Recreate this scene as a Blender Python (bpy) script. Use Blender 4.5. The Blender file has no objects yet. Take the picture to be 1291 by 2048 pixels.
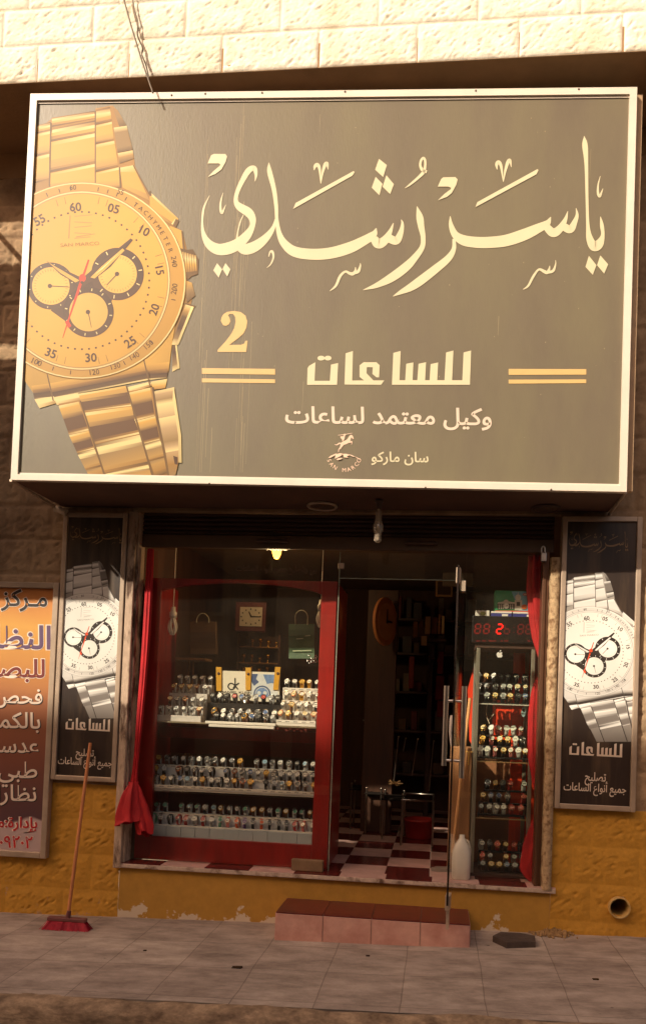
import bpy, bmesh, math, random
import numpy as np
from mathutils import Vector, Matrix, noise
random.seed(7)
SC = bpy.context.scene
COL = SC.collection
# ------------------------------------------------------------------ camera, sky, sun, exposure
F, PX, PY = 1450.0, 732.07, 1368.44                     # focal length and principal point in photo pixels
PSI, PHI, TH = 0.0992180, 0.0299310, 0.0365420          # yaw, pitch, roll
CAM = np.array([0.0, -5.3, 1.54])
_c, _s = math.cos, math.sin
_fwd = np.array([-_s(PSI)*_c(PHI), _c(PSI)*_c(PHI), _s(PHI)])
_rt = np.array([_c(PSI), _s(PSI), 0.0])
_dn = np.cross(_fwd, _rt)
_r = _c(TH)*_rt - _s(TH)*_dn
_d = _s(TH)*_rt + _c(TH)*_dn
cam = bpy.data.cameras.new('camera')
cam_o = bpy.data.objects.new('camera', cam)
COL.objects.link(cam_o)
Mx = Matrix(((_r[0], -_d[0], -_fwd[0], CAM[0]), (_r[1], -_d[1], -_fwd[1], CAM[1]), (_r[2], -_d[2], -_fwd[2], CAM[2]), (0, 0, 0, 1)))
cam_o.matrix_world = Mx
cam.sensor_width = 36.0
cam.lens = F/2048*36.0
cam.shift_x = (645.5-PX)/2048
cam.shift_y = (PY-1024)/2048
cam.clip_start = 0.05
cam.clip_end = 500
SC.camera = cam_o
SUN_AZ, SUN_EL = math.radians(-40), math.radians(34.0)   # the sun stands behind the camera, to the left
w = bpy.data.worlds.new("World"); SC.world = w; w.use_nodes = True
nt = w.node_tree; nt.nodes.clear()
sky = nt.nodes.new('ShaderNodeTexSky'); sky.sky_type = 'NISHITA'; sky.sun_disc = False
sky.sun_elevation = SUN_EL; sky.sun_rotation = math.pi-SUN_AZ
sky.air_density = 1.0; sky.dust_density = 6.0; sky.ozone_density = 0.3
tint = nt.nodes.new('ShaderNodeMix'); tint.data_type = 'RGBA'; tint.blend_type = 'MULTIPLY'; tint.inputs[0].default_value = 1
tint.inputs[7].default_value = (1.0, 0.79, 0.66, 1)
bg = nt.nodes.new('ShaderNodeBackground'); bg.inputs[1].default_value = 0.148
out = nt.nodes.new('ShaderNodeOutputWorld')
nt.links.new(sky.outputs[0], tint.inputs[6]); nt.links.new(tint.outputs[2], bg.inputs[0]); nt.links.new(bg.outputs[0], out.inputs[0])
sun = bpy.data.lights.new('sun', 'SUN'); sun.energy = 4.6; sun.angle = math.radians(0.8); sun.color = (1.0, 0.90, 0.74)
sun_o = bpy.data.objects.new('sun', sun); COL.objects.link(sun_o)
sdir = Vector((math.sin(SUN_AZ)*math.cos(SUN_EL), -math.cos(SUN_AZ)*math.cos(SUN_EL), math.sin(SUN_EL)))
sun_o.rotation_euler = sdir.to_track_quat('Z', 'Y').to_euler(); sun_o.location = (-8, -9, 14)
SC.view_settings.view_transform = 'Standard'; SC.view_settings.look = 'None'
SC.view_settings.exposure = 0.36; SC.view_settings.gamma = 1.0
SC.cycles.max_bounces = 8; SC.cycles.transparent_max_bounces = 12
SC.cycles.sample_clamp_indirect = 4.0
SC.cycles.use_denoising = True

# ------------------------------------------------------------------ helpers
def ray(x, y):
    v = np.array([(x-PX)/F, (y-PY)/F, 1.0])
    return v[0]*_r+v[1]*_d+v[2]*_fwd
def at(x, y, Y):                                          # where a photo pixel meets the plane at depth Y
    d = ray(x, y); t = (Y-CAM[1])/d[1]
    return Vector(CAM+t*d)
def gz(X, Y=0.0):                                         # height of the sloping pavement
    return -0.045+0.028*X+0.012*Y
def atg(x, y):
    d = ray(x, y); lo, hi = 0.5, 30.0
    for _ in range(50):
        m = (lo+hi)/2; q = CAM+m*d
        if q[2] > gz(q[0], q[1]): lo = m
        else: hi = m
    return Vector(CAM+lo*d)
def lin(c):
    return tuple(((v/255)/12.92 if v/255 <= .04045 else ((v/255+.055)/1.055)**2.4) for v in c)
MATS = {}
def mat(name, rgb, rough=0.6, metal=0.0, var=0.12, scale=9.0, bump=0.0, bscale=60.0, emit=0.0, spec=0.5, stretch=None, coat=0.0, trans=0.0):
    if name in MATS: return MATS[name]
    m = bpy.data.materials.new(name); m.use_nodes = True
    n = m.node_tree; p = n.nodes['Principled BSDF']
    col = lin(rgb)
    p.inputs['Roughness'].default_value = rough; p.inputs['Metallic'].default_value = metal
    p.inputs['Specular IOR Level'].default_value = spec
    p.inputs['Coat Weight'].default_value = coat
    p.inputs['Transmission Weight'].default_value = trans
    tc = n.nodes.new('ShaderNodeTexCoord'); mp = n.nodes.new('ShaderNodeMapping')
    if stretch: mp.inputs['Scale'].default_value = stretch
    n.links.new(tc.outputs['Object'], mp.inputs[0])
    if var > 0:
        nz = n.nodes.new('ShaderNodeTexNoise'); nz.inputs['Scale'].default_value = scale; nz.inputs['Detail'].default_value = 6; nz.inputs['Roughness'].default_value = .62
        cr = n.nodes.new('ShaderNodeValToRGB'); cr.color_ramp.elements[0].position = .3; cr.color_ramp.elements[1].position = .7
        cr.color_ramp.elements[0].color = tuple(max(0, v*(1-var)) for v in col)+(1,)
        cr.color_ramp.elements[1].color = tuple(min(1, v*(1+var)) for v in col)+(1,)
        n.links.new(mp.outputs[0], nz.inputs[0]); n.links.new(nz.outputs[0], cr.inputs[0]); n.links.new(cr.outputs[0], p.inputs['Base Color'])
    else:
        p.inputs['Base Color'].default_value = col+(1,)
    if emit > 0:
        p.inputs['Emission Color'].default_value = col+(1,); p.inputs['Emission Strength'].default_value = emit
    if bump > 0:
        b = n.nodes.new('ShaderNodeBump'); b.inputs['Strength'].default_value = bump; b.inputs['Distance'].default_value = .01
        nb = n.nodes.new('ShaderNodeTexNoise'); nb.inputs['Scale'].default_value = bscale; nb.inputs['Detail'].default_value = 8
        n.links.new(mp.outputs[0], nb.inputs[0]); n.links.new(nb.outputs[0], b.inputs['Height']); n.links.new(b.outputs[0], p.inputs['Normal'])
    MATS[name] = m
    return m
def node(n, t, **kw):
    o = n.nodes.new(t)
    for k, v in kw.items():
        if k in o.inputs: o.inputs[k].default_value = v
        else: setattr(o, k, v)
    return o
def patchy(name, base, over, lo, hi, scale, rough=.8, stretch=(1, 1, 1), over2=None, bump=.3, bscale=50, zfade=None, var=.25, spec=.3):
    """base colour with irregular patches of a second colour; zfade=(z0,z1) keeps the patches near a height (wear)"""
    m = bpy.data.materials.new(name); m.use_nodes = True
    n = m.node_tree; p = n.nodes['Principled BSDF']; p.inputs['Roughness'].default_value = rough; p.inputs['Specular IOR Level'].default_value = spec
    g = n.nodes.new('ShaderNodeNewGeometry'); mp = n.nodes.new('ShaderNodeMapping'); mp.inputs['Scale'].default_value = stretch
    n.links.new(g.outputs['Position'], mp.inputs[0])
    n1 = node(n, 'ShaderNodeTexNoise', Scale=scale, Detail=9.0, Roughness=.65); n.links.new(mp.outputs[0], n1.inputs[0])
    fac = n1.outputs[0]
    if zfade:
        sx = n.nodes.new('ShaderNodeSeparateXYZ'); n.links.new(g.outputs['Position'], sx.inputs[0])
        mr = n.nodes.new('ShaderNodeMapRange'); mr.inputs[1].default_value = zfade[0]; mr.inputs[2].default_value = zfade[1]; mr.inputs[3].default_value = zfade[2]; mr.inputs[4].default_value = zfade[3]
        n.links.new(sx.outputs[2], mr.inputs[0])
        ad = n.nodes.new('ShaderNodeMath'); ad.operation = 'ADD'; n.links.new(fac, ad.inputs[0]); n.links.new(mr.outputs[0], ad.inputs[1]); fac = ad.outputs[0]
    r1 = n.nodes.new('ShaderNodeValToRGB'); r1.color_ramp.elements[0].position = lo; r1.color_ramp.elements[1].position = hi
    n.links.new(fac, r1.inputs[0])
    n2 = node(n, 'ShaderNodeTexNoise', Scale=scale*3.1, Detail=8.0, Roughness=.7); n.links.new(mp.outputs[0], n2.inputs[0])
    r2 = n.nodes.new('ShaderNodeValToRGB'); r2.color_ramp.elements[0].position = .3; r2.color_ramp.elements[1].position = .72
    b = lin(base)
    r2.color_ramp.elements[0].color = tuple(v*(1-var) for v in b)+(1,); r2.color_ramp.elements[1].color = tuple(min(1, v*(1+var)) for v in b)+(1,)
    n.links.new(n2.outputs[0], r2.inputs[0])
    mx = n.nodes.new('ShaderNodeMix'); mx.data_type = 'RGBA'; n.links.new(r1.outputs[0], mx.inputs[0]); n.links.new(r2.outputs[0], mx.inputs[6]); mx.inputs[7].default_value = lin(over)+(1,)
    n.links.new(mx.outputs[2], p.inputs['Base Color'])
    bp = n.nodes.new('ShaderNodeBump'); bp.inputs['Strength'].default_value = bump; bp.inputs['Distance'].default_value = .008
    n3 = node(n, 'ShaderNodeTexNoise', Scale=bscale, Detail=8.0); n.links.new(mp.outputs[0], n3.inputs[0]); n.links.new(n3.outputs[0], bp.inputs['Height']); n.links.new(bp.outputs[0], p.inputs['Normal'])
    MATS[name] = m
    return m
def glass_mat(name, tintc=(.93, .95, .93), ior=1.35, dust=0.0, graze=.8):
    m = bpy.data.materials.new(name); m.use_nodes = True
    n = m.node_tree; n.nodes.clear()
    o = n.nodes.new('ShaderNodeOutputMaterial'); t = n.nodes.new('ShaderNodeBsdfTransparent'); t.inputs[0].default_value = tintc+(1,)
    g = n.nodes.new('ShaderNodeBsdfGlossy'); g.inputs['Roughness'].default_value = .01
    lw = n.nodes.new('ShaderNodeLayerWeight'); lw.inputs[0].default_value = .5
    pw = n.nodes.new('ShaderNodeMath'); pw.operation = 'POWER'; pw.inputs[1].default_value = 4.5; n.links.new(lw.outputs['Facing'], pw.inputs[0])
    fr = n.nodes.new('ShaderNodeMath'); fr.operation = 'MULTIPLY_ADD'; fr.inputs[1].default_value = graze; fr.inputs[2].default_value = ((ior-1)/(ior+1))**2; n.links.new(pw.outputs[0], fr.inputs[0])
    mx = n.nodes.new('ShaderNodeMixShader'); n.links.new(fr.outputs[0], mx.inputs[0]); n.links.new(t.outputs[0], mx.inputs[1]); n.links.new(g.outputs[0], mx.inputs[2])
    last = mx.outputs[0]
    if dust > 0:
        d = n.nodes.new('ShaderNodeBsdfDiffuse'); d.inputs[0].default_value = (.5, .4, .3, 1)
        tc = n.nodes.new('ShaderNodeTexCoord'); nz = node(n, 'ShaderNodeTexNoise', Scale=3.0, Detail=8.0); n.links.new(tc.outputs['Object'], nz.inputs[0])
        mr = n.nodes.new('ShaderNodeMapRange'); mr.inputs[1].default_value = .4; mr.inputs[2].default_value = .75; mr.inputs[3].default_value = dust*.3; mr.inputs[4].default_value = dust
        n.links.new(nz.outputs[0], mr.inputs[0])
        m2 = n.nodes.new('ShaderNodeMixShader'); n.links.new(mr.outputs[0], m2.inputs[0]); n.links.new(last, m2.inputs[1]); n.links.new(d.outputs[0], m2.inputs[2]); last = m2.outputs[0]
    n.links.new(last, o.inputs[0])
    MATS[name] = m
    return m

class MB:
    """collects shapes; build() links them as ONE mesh object"""
    def __init__(s): s.v = []; s.f = []; s.m = []; s.sm = []
    def add(s, verts, faces, mi=0, smooth=False):
        o = len(s.v); s.v += [tuple(v) for v in verts]
        for f in faces: s.f.append([i+o for i in f]); s.m.append(mi); s.sm.append(smooth)
        return s
    def box(s, a, b, mi=0):
        x0, y0, z0 = [min(a[i], b[i]) for i in range(3)]; x1, y1, z1 = [max(a[i], b[i]) for i in range(3)]
        return s.add([(x0, y0, z0), (x1, y0, z0), (x1, y1, z0), (x0, y1, z0), (x0, y0, z1), (x1, y0, z1), (x1, y1, z1), (x0, y1, z1)],
                     [(0, 3, 2, 1), (4, 5, 6, 7), (0, 1, 5, 4), (1, 2, 6, 5), (2, 3, 7, 6), (3, 0, 4, 7)], mi)
    def bbox(s, a, b, w=.004, mi=0):                       # a box with chamfered edges
        lo = [min(a[i], b[i]) for i in range(3)]; hi = [max(a[i], b[i]) for i in range(3)]
        bm = bmesh.new(); bmesh.ops.create_cube(bm, size=1)
        for v in bm.verts: v.co = Vector([(lo[i]+hi[i])/2+v.co[i]*(hi[i]-lo[i]) for i in range(3)])
        bmesh.ops.bevel(bm, geom=bm.edges[:], offset=min(w, .45*min(hi[i]-lo[i] for i in range(3))), segments=2, affect='EDGES', profile=.5)
        return s.bm(bm, mi)
    def bm(s, bm, mi=0, smooth=False):
        bm.verts.index_update()
        s.add([v.co[:] for v in bm.verts], [[v.index for v in f.verts] for f in bm.faces], mi, smooth); bm.free(); return s
    def tube(s, pts, r, n=8, mi=0, caps=True):
        pts = [Vector(p) for p in pts]; rr = r if isinstance(r, (list, tuple)) else [r]*len(pts)
        vs = []; fs = []; N = None
        for i, p in enumerate(pts):
            t = (pts[min(i+1, len(pts)-1)]-pts[max(i-1, 0)]).normalized()
            if N is None:
                N = t.orthogonal().normalized()
            else:
                N = (N-t*N.dot(t)).normalized()
            B = t.cross(N)
            for k in range(n):
                a = 2*math.pi*k/n; vs.append(p+rr[i]*(math.cos(a)*N+math.sin(a)*B))
        for i in range(len(pts)-1):
            for k in range(n): fs.append((i*n+k, i*n+(k+1) % n, (i+1)*n+(k+1) % n, (i+1)*n+k))
        s.add(vs, fs, mi, True)
        if caps:
            s.add(vs[:n], [tuple(range(n-1, -1, -1))], mi); s.add(vs[-n:], [tuple(range(n))], mi)
        return s
    def lathe(s, prof, c=(0, 0, 0), axis='z', n=20, mi=0):
        vs = []; fs = []
        for (r, h) in prof:
            for k in range(n):
                a = 2*math.pi*k/n; x, y = r*math.cos(a), r*math.sin(a)
                vs.append({'z': (c[0]+x, c[1]+y, c[2]+h), 'y': (c[0]+x, c[1]+h, c[2]+y), 'x': (c[0]+h, c[1]+x, c[2]+y)}[axis])
        for i in range(len(prof)-1):
            for k in range(n): fs.append((i*n+k, i*n+(k+1) % n, (i+1)*n+(k+1) % n, (i+1)*n+k))
        return s.add(vs, fs, mi, True)
    def prism(s, poly, fn, d0, d1, mi=0):                  # poly in 2D, fn(u,v,d)->point, extruded from d0 to d1
        bm = bmesh.new(); a = [bm.verts.new(fn(u, v, d0)) for u, v in poly]; b = [bm.verts.new(fn(u, v, d1)) for u, v in poly]
        n = len(poly)
        fa = bm.faces.new(a); fb = bm.faces.new(b[::-1])
        for i in range(n): bm.faces.new((a[i], b[i], b[(i+1) % n], a[(i+1) % n]))
        fa.normal_update(); fb.normal_update(); bmesh.ops.triangulate(bm, faces=[fa, fb], ngon_method='EAR_CLIP'); bmesh.ops.recalc_face_normals(bm, faces=bm.faces[:])
        return s.bm(bm, mi)
    def poly(s, pts3, mi=0):
        bm = bmesh.new(); vs = [bm.verts.new(p) for p in pts3]
        try:
            f = bm.faces.new(vs); f.normal_update(); bmesh.ops.triangulate(bm, faces=[f], ngon_method='EAR_CLIP')
        except ValueError:
            bm.free(); return s
        return s.bm(bm, mi)
    def build(s, name, mats, parent=None, local=False, recalc=True):
        if not isinstance(mats, (list, tuple)): mats = [mats]
        me = bpy.data.meshes.new(name)
        o0 = Vector((0, 0, 0))
        if parent is not None and not local:
            q = parent
            while q is not None: o0 += q.location; q = q.parent
        me.from_pydata([Vector(v)-o0 for v in s.v], [], s.f)
        for m in mats: me.materials.append(m)
        me.polygons.foreach_set('material_index', s.m); me.polygons.foreach_set('use_smooth', s.sm)
        if recalc:
            bm = bmesh.new(); bm.from_mesh(me); bmesh.ops.recalc_face_normals(bm, faces=bm.faces[:]); bm.to_mesh(me); bm.free()
        me.update()
        o = bpy.data.objects.new(name, me); COL.objects.link(o)
        if parent is not None: o.parent = parent
        return o
def tag(o, label, cat, group=None, kind=None):
    o['label'] = label; o['category'] = cat
    if group: o['group'] = group
    if kind: o['kind'] = kind
    return o
def thing(name, label, cat, loc=(0, 0, 0), group=None):
    o = bpy.data.objects.new(name, None); o.empty_display_size = .1; COL.objects.link(o); o.location = loc
    return tag(o, label, cat, group)
def struct(o):
    o['kind'] = 'structure'; return o
def lbl(o, t): o['label'] = t; return o
def cr_pts(pts, n=6, closed=False):                         # Catmull-Rom through points of any dimension
    P = [np.array(p, float) for p in pts]; out_ = []; L = len(P)
    for i in range(L if closed else L-1):
        p0 = P[(i-1) % L] if (closed or i > 0) else 2*P[0]-P[1]
        p1, p2 = P[i], P[(i+1) % L]; p3 = P[(i+2) % L] if (closed or i+2 < L) else 2*P[-1]-P[-2]
        for k in range(n):
            t = k/n; out_.append(.5*((2*p1)+(-p0+p2)*t+(2*p0-5*p1+4*p2-p3)*t*t+(-p0+3*p1-3*p2+p3)*t**3))
    if not closed: out_.append(P[-1])
    return out_
def stroke(pts, n=7):                                       # calligraphic stroke: (x, y, width) -> list of quads
    S = cr_pts(pts, n); L = []; R_ = []
    for i, p in enumerate(S):
        t = S[min(i+1, len(S)-1)][:2]-S[max(i-1, 0)][:2]; t = t/(np.linalg.norm(t)+1e-9)
        h = max(.6, p[2])/2; nn = np.array([-t[1], t[0]])*h
        L.append(p[:2]+nn); R_.append(p[:2]-nn)
    return L, R_
def clip(poly, edges):                                      # keep the side where a*x+b*y+c>=0
    for a, b, c in edges:
        o_ = []; n = len(poly)
        for i in range(n):
            p, q = poly[i], poly[(i+1) % n]; dp = a*p[0]+b*p[1]+c; dq = a*q[0]+b*q[1]+c
            if dp >= 0: o_.append(p)
            if (dp >= 0) != (dq >= 0):
                t = dp/(dp-dq); o_.append((p[0]+t*(q[0]-p[0]), p[1]+t*(q[1]-p[1])))
        poly = o_
        if len(poly) < 3: return []
    return poly
# Arabic letters joined by hand: code of the lone form, then final, initial, medial follow
_AR = dict(zip('اأإبتةجحدرزسشصطظعفكلمنهوي', (0xFE8D, 0xFE83, 0xFE87, 0xFE8F, 0xFE95, 0xFE93, 0xFE9D, 0xFEA1, 0xFEA9, 0xFEAD, 0xFEAF, 0xFEB1, 0xFEB5, 0xFEB9, 0xFEC1, 0xFEC5, 0xFEC9, 0xFED1, 0xFED9, 0xFEDD, 0xFEE1, 0xFEE5, 0xFEE9, 0xFEED, 0xFEF1)))
_RIGHT = set('اأإةدرزو')
def arabic(s):
    res = []
    for i, ch in enumerate(s):
        if ch not in _AR: res.append(ch); continue
        prev = i > 0 and (s[i-1] == 'ـ' or (s[i-1] in _AR and s[i-1] not in _RIGHT))
        nxt = i+1 < len(s) and (s[i+1] in _AR or s[i+1] == 'ـ') and ch not in _RIGHT
        b = _AR[ch]
        res.append(chr(b+(3 if prev and nxt else 2 if nxt else 1 if prev else 0)))
    return ''.join(reversed(res))
_TX = {}; _ISL = {}
def text2d(body, bold=0.0, res=3):                          # triangles of a line of text, baseline at v=0, em=1
    k = (body, bold)
    if k in _TX: return _TX[k]
    c = bpy.data.curves.new('t', 'FONT'); c.body = body; c.size = 1; c.offset = bold; c.resolution_u = res
    o = bpy.data.objects.new('t', c); COL.objects.link(o); bpy.context.view_layer.update()
    ev = o.evaluated_get(bpy.context.evaluated_depsgraph_get()); me = ev.to_mesh()
    vs = [(v.co.x, v.co.y) for v in me.vertices]; fs = [tuple(p.vertices) for p in me.polygons]
    ev.to_mesh_clear(); bpy.data.objects.remove(o); bpy.data.curves.remove(c)
    _TX[k] = (vs, fs); return _TX[k]
def put_text(mb, body, fn, x, y, h, align='c', rot=0.0, width=None, bold=0.0, off=0.0, mi=0, vcen=False, skew=0.0):
    """write in picture-like (x right, y down) units: h = em height, (x, y) = anchor on the baseline; fn(x,y,off)->3D point"""
    vs, fs = text2d(body, bold)
    if not vs: return
    x0 = min(v[0] for v in vs); x1 = max(v[0] for v in vs); y0 = min(v[1] for v in vs); y1 = max(v[1] for v in vs)
    sx = h if width is None else width/(x1-x0)
    ax = {'c': (x0+x1)/2, 'l': x0, 'r': x1}[align]; ay = (y0+y1)/2 if vcen else 0
    ca, sa = math.cos(math.radians(rot)), math.sin(math.radians(rot))
    pts = []
    if (body, bold) not in _ISL:
        par = list(range(len(vs)))
        def fnd(i):
            while par[i] != i: par[i] = par[par[i]]; i = par[i]
            return i
        for f in fs:
            for i in f[1:]: par[fnd(i)] = fnd(f[0])
        ids = {}; _ISL[(body, bold)] = [ids.setdefault(fnd(i), len(ids)) for i in range(len(vs))]
    isl = _ISL[(body, bold)]
    for (u, v), k_ in zip(vs, isl):
        a, b = (u-ax)*sx, (v-ay)*h
        a, b = a*ca-b*sa, a*sa+b*ca
        pts.append(fn(x+a, y-b+skew*a, off+.00008*(k_ % 7)))
    mb.add(pts, fs, mi)
# ------------------------------------------------------------------ ground
def sheet(name, x0, x1, y0, y1, z, m, label, nx=2, ny=2, fz=None):
    b = MB(); vs = []; fs = []
    for j in range(ny):
        for i in range(nx):
            X = x0+(x1-x0)*i/(nx-1); Y = y0+(y1-y0)*j/(ny-1); vs.append((X, Y, fz(X, Y) if fz else z))
    for j in range(ny-1):
        for i in range(nx-1): a = j*nx+i; fs.append((a, a+1, a+nx+1, a+nx))
    b.add(vs, fs, 0, True); o = b.build(name, m, recalc=False); tag(o, label, name.replace('_', ' '), kind='structure'); return o
m_road = mat('asphalt', (62, 58, 54), .95, var=.3, scale=3, bump=.6, bscale=90)
m_earth = mat('earth', (120, 104, 84), .95, var=.25, scale=.4)
sheet('ground', -300, 300, -300, 300, -1.6, m_earth, 'bare sandy ground stretching away past the street to the horizon')
sheet('road', -60, 60, -9.6, -1.5, 0, m_road, 'dark worn asphalt road below the pavement kerb', fz=lambda X, Y: gz(X)-.24)
# pavement of worn concrete slabs
def slab_material():
    m = bpy.data.materials.new('pavement_slabs'); m.use_nodes = True
    n = m.node_tree; p = n.nodes['Principled BSDF']; p.inputs['Roughness'].default_value = .82
    g = n.nodes.new('ShaderNodeNewGeometry'); mp = n.nodes.new('ShaderNodeMapping'); mp.inputs['Location'].default_value = (.13, .02, 0)
    n.links.new(g.outputs['Position'], mp.inputs[0])
    wob = node(n, 'ShaderNodeTexNoise', Scale=2.2, Detail=4.0); n.links.new(mp.outputs[0], wob.inputs[0])
    mul = n.nodes.new('ShaderNodeVectorMath'); mul.operation = 'MULTIPLY_ADD'; mul.inputs[1].default_value = (.035, .035, 0)
    n.links.new(wob.outputs[1], mul.inputs[0]); n.links.new(mp.outputs[0], mul.inputs[2])
    br = n.nodes.new('ShaderNodeTexBrick'); br.offset = 0.0; br.inputs['Scale'].default_value = 1; br.inputs['Brick Width'].default_value = .46; br.inputs['Row Height'].default_value = .44
    br.inputs['Mortar Size'].default_value = .0045; br.inputs['Mortar Smooth'].default_value = .6
    br.inputs['Color1'].default_value = lin((180, 167, 156))+(1,); br.inputs['Color2'].default_value = lin((166, 152, 142))+(1,); br.inputs['Mortar'].default_value = lin((138, 125, 115))+(1,)
    n.links.new(mul.outputs[0], br.inputs[0])
    st = node(n, 'ShaderNodeTexNoise', Scale=3.2, Detail=9.0, Roughness=.7); st2 = n.nodes.new('ShaderNodeMapping'); st2.inputs['Scale'].default_value = (1, 2.4, 1); n.links.new(g.outputs['Position'], st2.inputs[0]); n.links.new(st2.outputs[0], st.inputs[0])
    r = n.nodes.new('ShaderNodeValToRGB'); r.color_ramp.elements[0].position = .3; r.color_ramp.elements[0].color = (.42, .38, .35, 1); r.color_ramp.elements[1].position = .66; r.color_ramp.elements[1].color = (1.08, 1.03, .97, 1)
    n.links.new(st.outputs[0], r.inputs[0])
    mx = n.nodes.new('ShaderNodeMix'); mx.data_type = 'RGBA'; mx.blend_type = 'MULTIPLY'; mx.inputs[0].default_value = 1
    n.links.new(br.outputs[0], mx.inputs[6]); n.links.new(r.outputs[0], mx.inputs[7])
    # dark chips and gum spots
    vo = node(n, 'ShaderNodeTexNoise', Scale=11.0, Detail=5.0, Roughness=.6); n.links.new(st2.outputs[0], vo.inputs[0])
    r3 = n.nodes.new('ShaderNodeValToRGB'); r3.color_ramp.elements[0].position = .70; r3.color_ramp.elements[0].color = (0, 0, 0, 1); r3.color_ramp.elements[1].position = .78
    n.links.new(vo.outputs[0], r3.inputs[0])
    mz = n.nodes.new('ShaderNodeMix'); mz.data_type = 'RGBA'; mz.inputs[7].default_value = lin((70, 60, 54))+(1,)
    n.links.new(r3.outputs[0], mz.inputs[0]); n.links.new(mx.outputs[2], mz.inputs[6]); n.links.new(mz.outputs[2], p.inputs['Base Color'])
    b = n.nodes.new('ShaderNodeBump'); b.inputs['Strength'].default_value = .5; b.inputs['Distance'].default_value = .006
    n3 = node(n, 'ShaderNodeTexNoise', Scale=45.0, Detail=9.0); n.links.new(g.outputs['Position'], n3.inputs[0])
    ad = n.nodes.new('ShaderNodeMath'); ad.operation = 'MULTIPLY_ADD'; ad.inputs[1].default_value = -.5; n.links.new(br.outputs['Fac'], ad.inputs[0]); n.links.new(n3.outputs[0], ad.inputs[2])
    n.links.new(ad.outputs[0], b.inputs['Height']); n.links.new(b.outputs[0], p.inputs['Normal'])
    return m
def walk_z(X, Y):
    return gz(X, Y)+.006*noise.noise(Vector((X*1.3, Y*1.7, 3.1)))
sheet('sidewalk', -12, 12, -1.43, .25, 0, slab_material(), 'worn concrete slab pavement in front of the shop', 220, 36, walk_z)
m_kerb = patchy('kerb_stone', (166, 140, 112), (104, 84, 66), .40, .66, 7, .92, (1, 1, 2.2), bump=1.0, bscale=26, var=.35)
kb = MB(); vs = []; fs = []
NX = 300; prof = [(-1.425, .0), (-1.46, .004), (-1.50, -.004), (-1.53, -.03), (-1.54, -.09), (-1.545, -.15), (-1.55, -.22), (-1.56, -.30)]
for i in range(NX):
    X = -6+12*i/(NX-1)
    jd = abs(((X-.2) % .92)-.46)
    ch = max(0, 1-abs(jd-.46)/.022)
    for (Y, h) in prof:
        k = noise.fractal(Vector((X*3, Y*9, h*9)), 1.0, 2.0, 5)
        chip = .035*max(0, noise.noise(Vector((X*2.3, 5, 1))))
        vs.append((X, Y+.022*k+(.035*ch if h < -.01 else 0)+(chip if h < -.001 else 0), gz(X, Y)+h-(.012*ch)-(.2*chip if h > -.05 else 0)+.006*k-.003-(.012*abs(noise.noise(Vector((X*6, 1, 2)))) if -.06 < h < -.001 else 0)))
for i in range(NX-1):
    for j in range(len(prof)-1): a = i*len(prof)+j; fs.append((a, a+1, a+len(prof)+1, a+len(prof)))
kb.add(vs, fs, 0, True); tag(kb.build('kerb', m_kerb), 'chipped brown stone kerb along the edge of the pavement', 'kerb', kind='structure')

# ------------------------------------------------------------------ the stone building
bld = thing('stone_building', 'rough stone building, cream above, yellow at the base, with a watch shop inside', 'building', (-2.34, 0, 0))
m_cream = patchy('cream_stone', (228, 219, 200), (206, 190, 160), .46, .72, 3.2, .9, bump=.35, bscale=70, var=.14)
m_wallst = patchy('weathered_stone', (176, 146, 112), (120, 94, 72), .42, .7, 2.2, .92, bump=.35, bscale=60)
m_yellow = patchy('yellow_paint', (190, 138, 50), (172, 134, 96), .66, .72, 7, .75, bump=.25, bscale=60, zfade=(-.1, .35, .09, -.06), var=.16)
def rough_wall(name, x0, x1, z0, z1, Y, m, bw=.6, bh=.28, depth=.022, res=.013, off=.0, shift=0.0, amp=1.0, margin=.018, hole=None, grout=.010):
    b = MB(); nx = int((x1-x0)/res)+2; nz = int((z1-z0)/res)+2; vs = []; fs = []
    for j in range(nz):
        Z = z0+(z1-z0)*j/(nz-1)
        for i in range(nx):
            X = x0+(x1-x0)*i/(nx-1)
            row = math.floor((Z-off)/bh); v = (Z-off)/bh-row
            sx = (X-shift-.5*bw*(row % 2)-.13*bw*math.sin(row*2.3))/bw; col = math.floor(sx); u = sx-col
            e = min(u*bw, (1-u)*bw, v*bh, (1-v)*bh)
            if e < .006: d = -grout*.6
            else:
                k = min(1, max(0, (e-.006)/margin))
                A_, B_ = X*.82+Z*.57, -X*.57+Z*.82
                q_ = row*3.7+col*1.3
                r2 = noise.noise(Vector((X*9, Z*9, q_))); r1 = abs(noise.noise(Vector((A_*24, B_*38, q_)))); r3 = noise.noise(Vector((X*70, Z*70, 2)))
                pit = max(0, noise.noise(Vector((A_*24, B_*52, 7+q_)))-.10)
                d = k*depth*(.45+.30*r2+.35*r1-1.3*pit*amp+.16*r3)
            vs.append((X, Y-d, Z))
    for j in range(nz-1):
        for i in range(nx-1):
            a = j*nx+i
            if hole:
                c = vs[a]
                if (c[0]-hole[0])**2+(c[2]-hole[1])**2 < hole[2]**2: continue
            fs.append((a, a+1, a+nx+1, a+nx))
    b.add(vs, fs, 0, True); return b.build(name, m, bld, recalc=False)
rough_wall('upper_wall', -4.4, 2.2, 5.80, 7.3, -.64, m_cream, .66, .262, .013, .0085, off=5.80, shift=-.28, amp=.85, margin=.025, grout=.012)
b = MB(); b.box((-5.2, -.552, 5.80), (3.2, -.535, 5.884)) if False else None
b.box((-5.2, -.636, 5.801), (3.2, 0.02, 5.97)); b.build('soffit', mat('soffit_plaster', (150, 118, 84), .9, var=.2, scale=2.5, bump=.2), bld)
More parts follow.
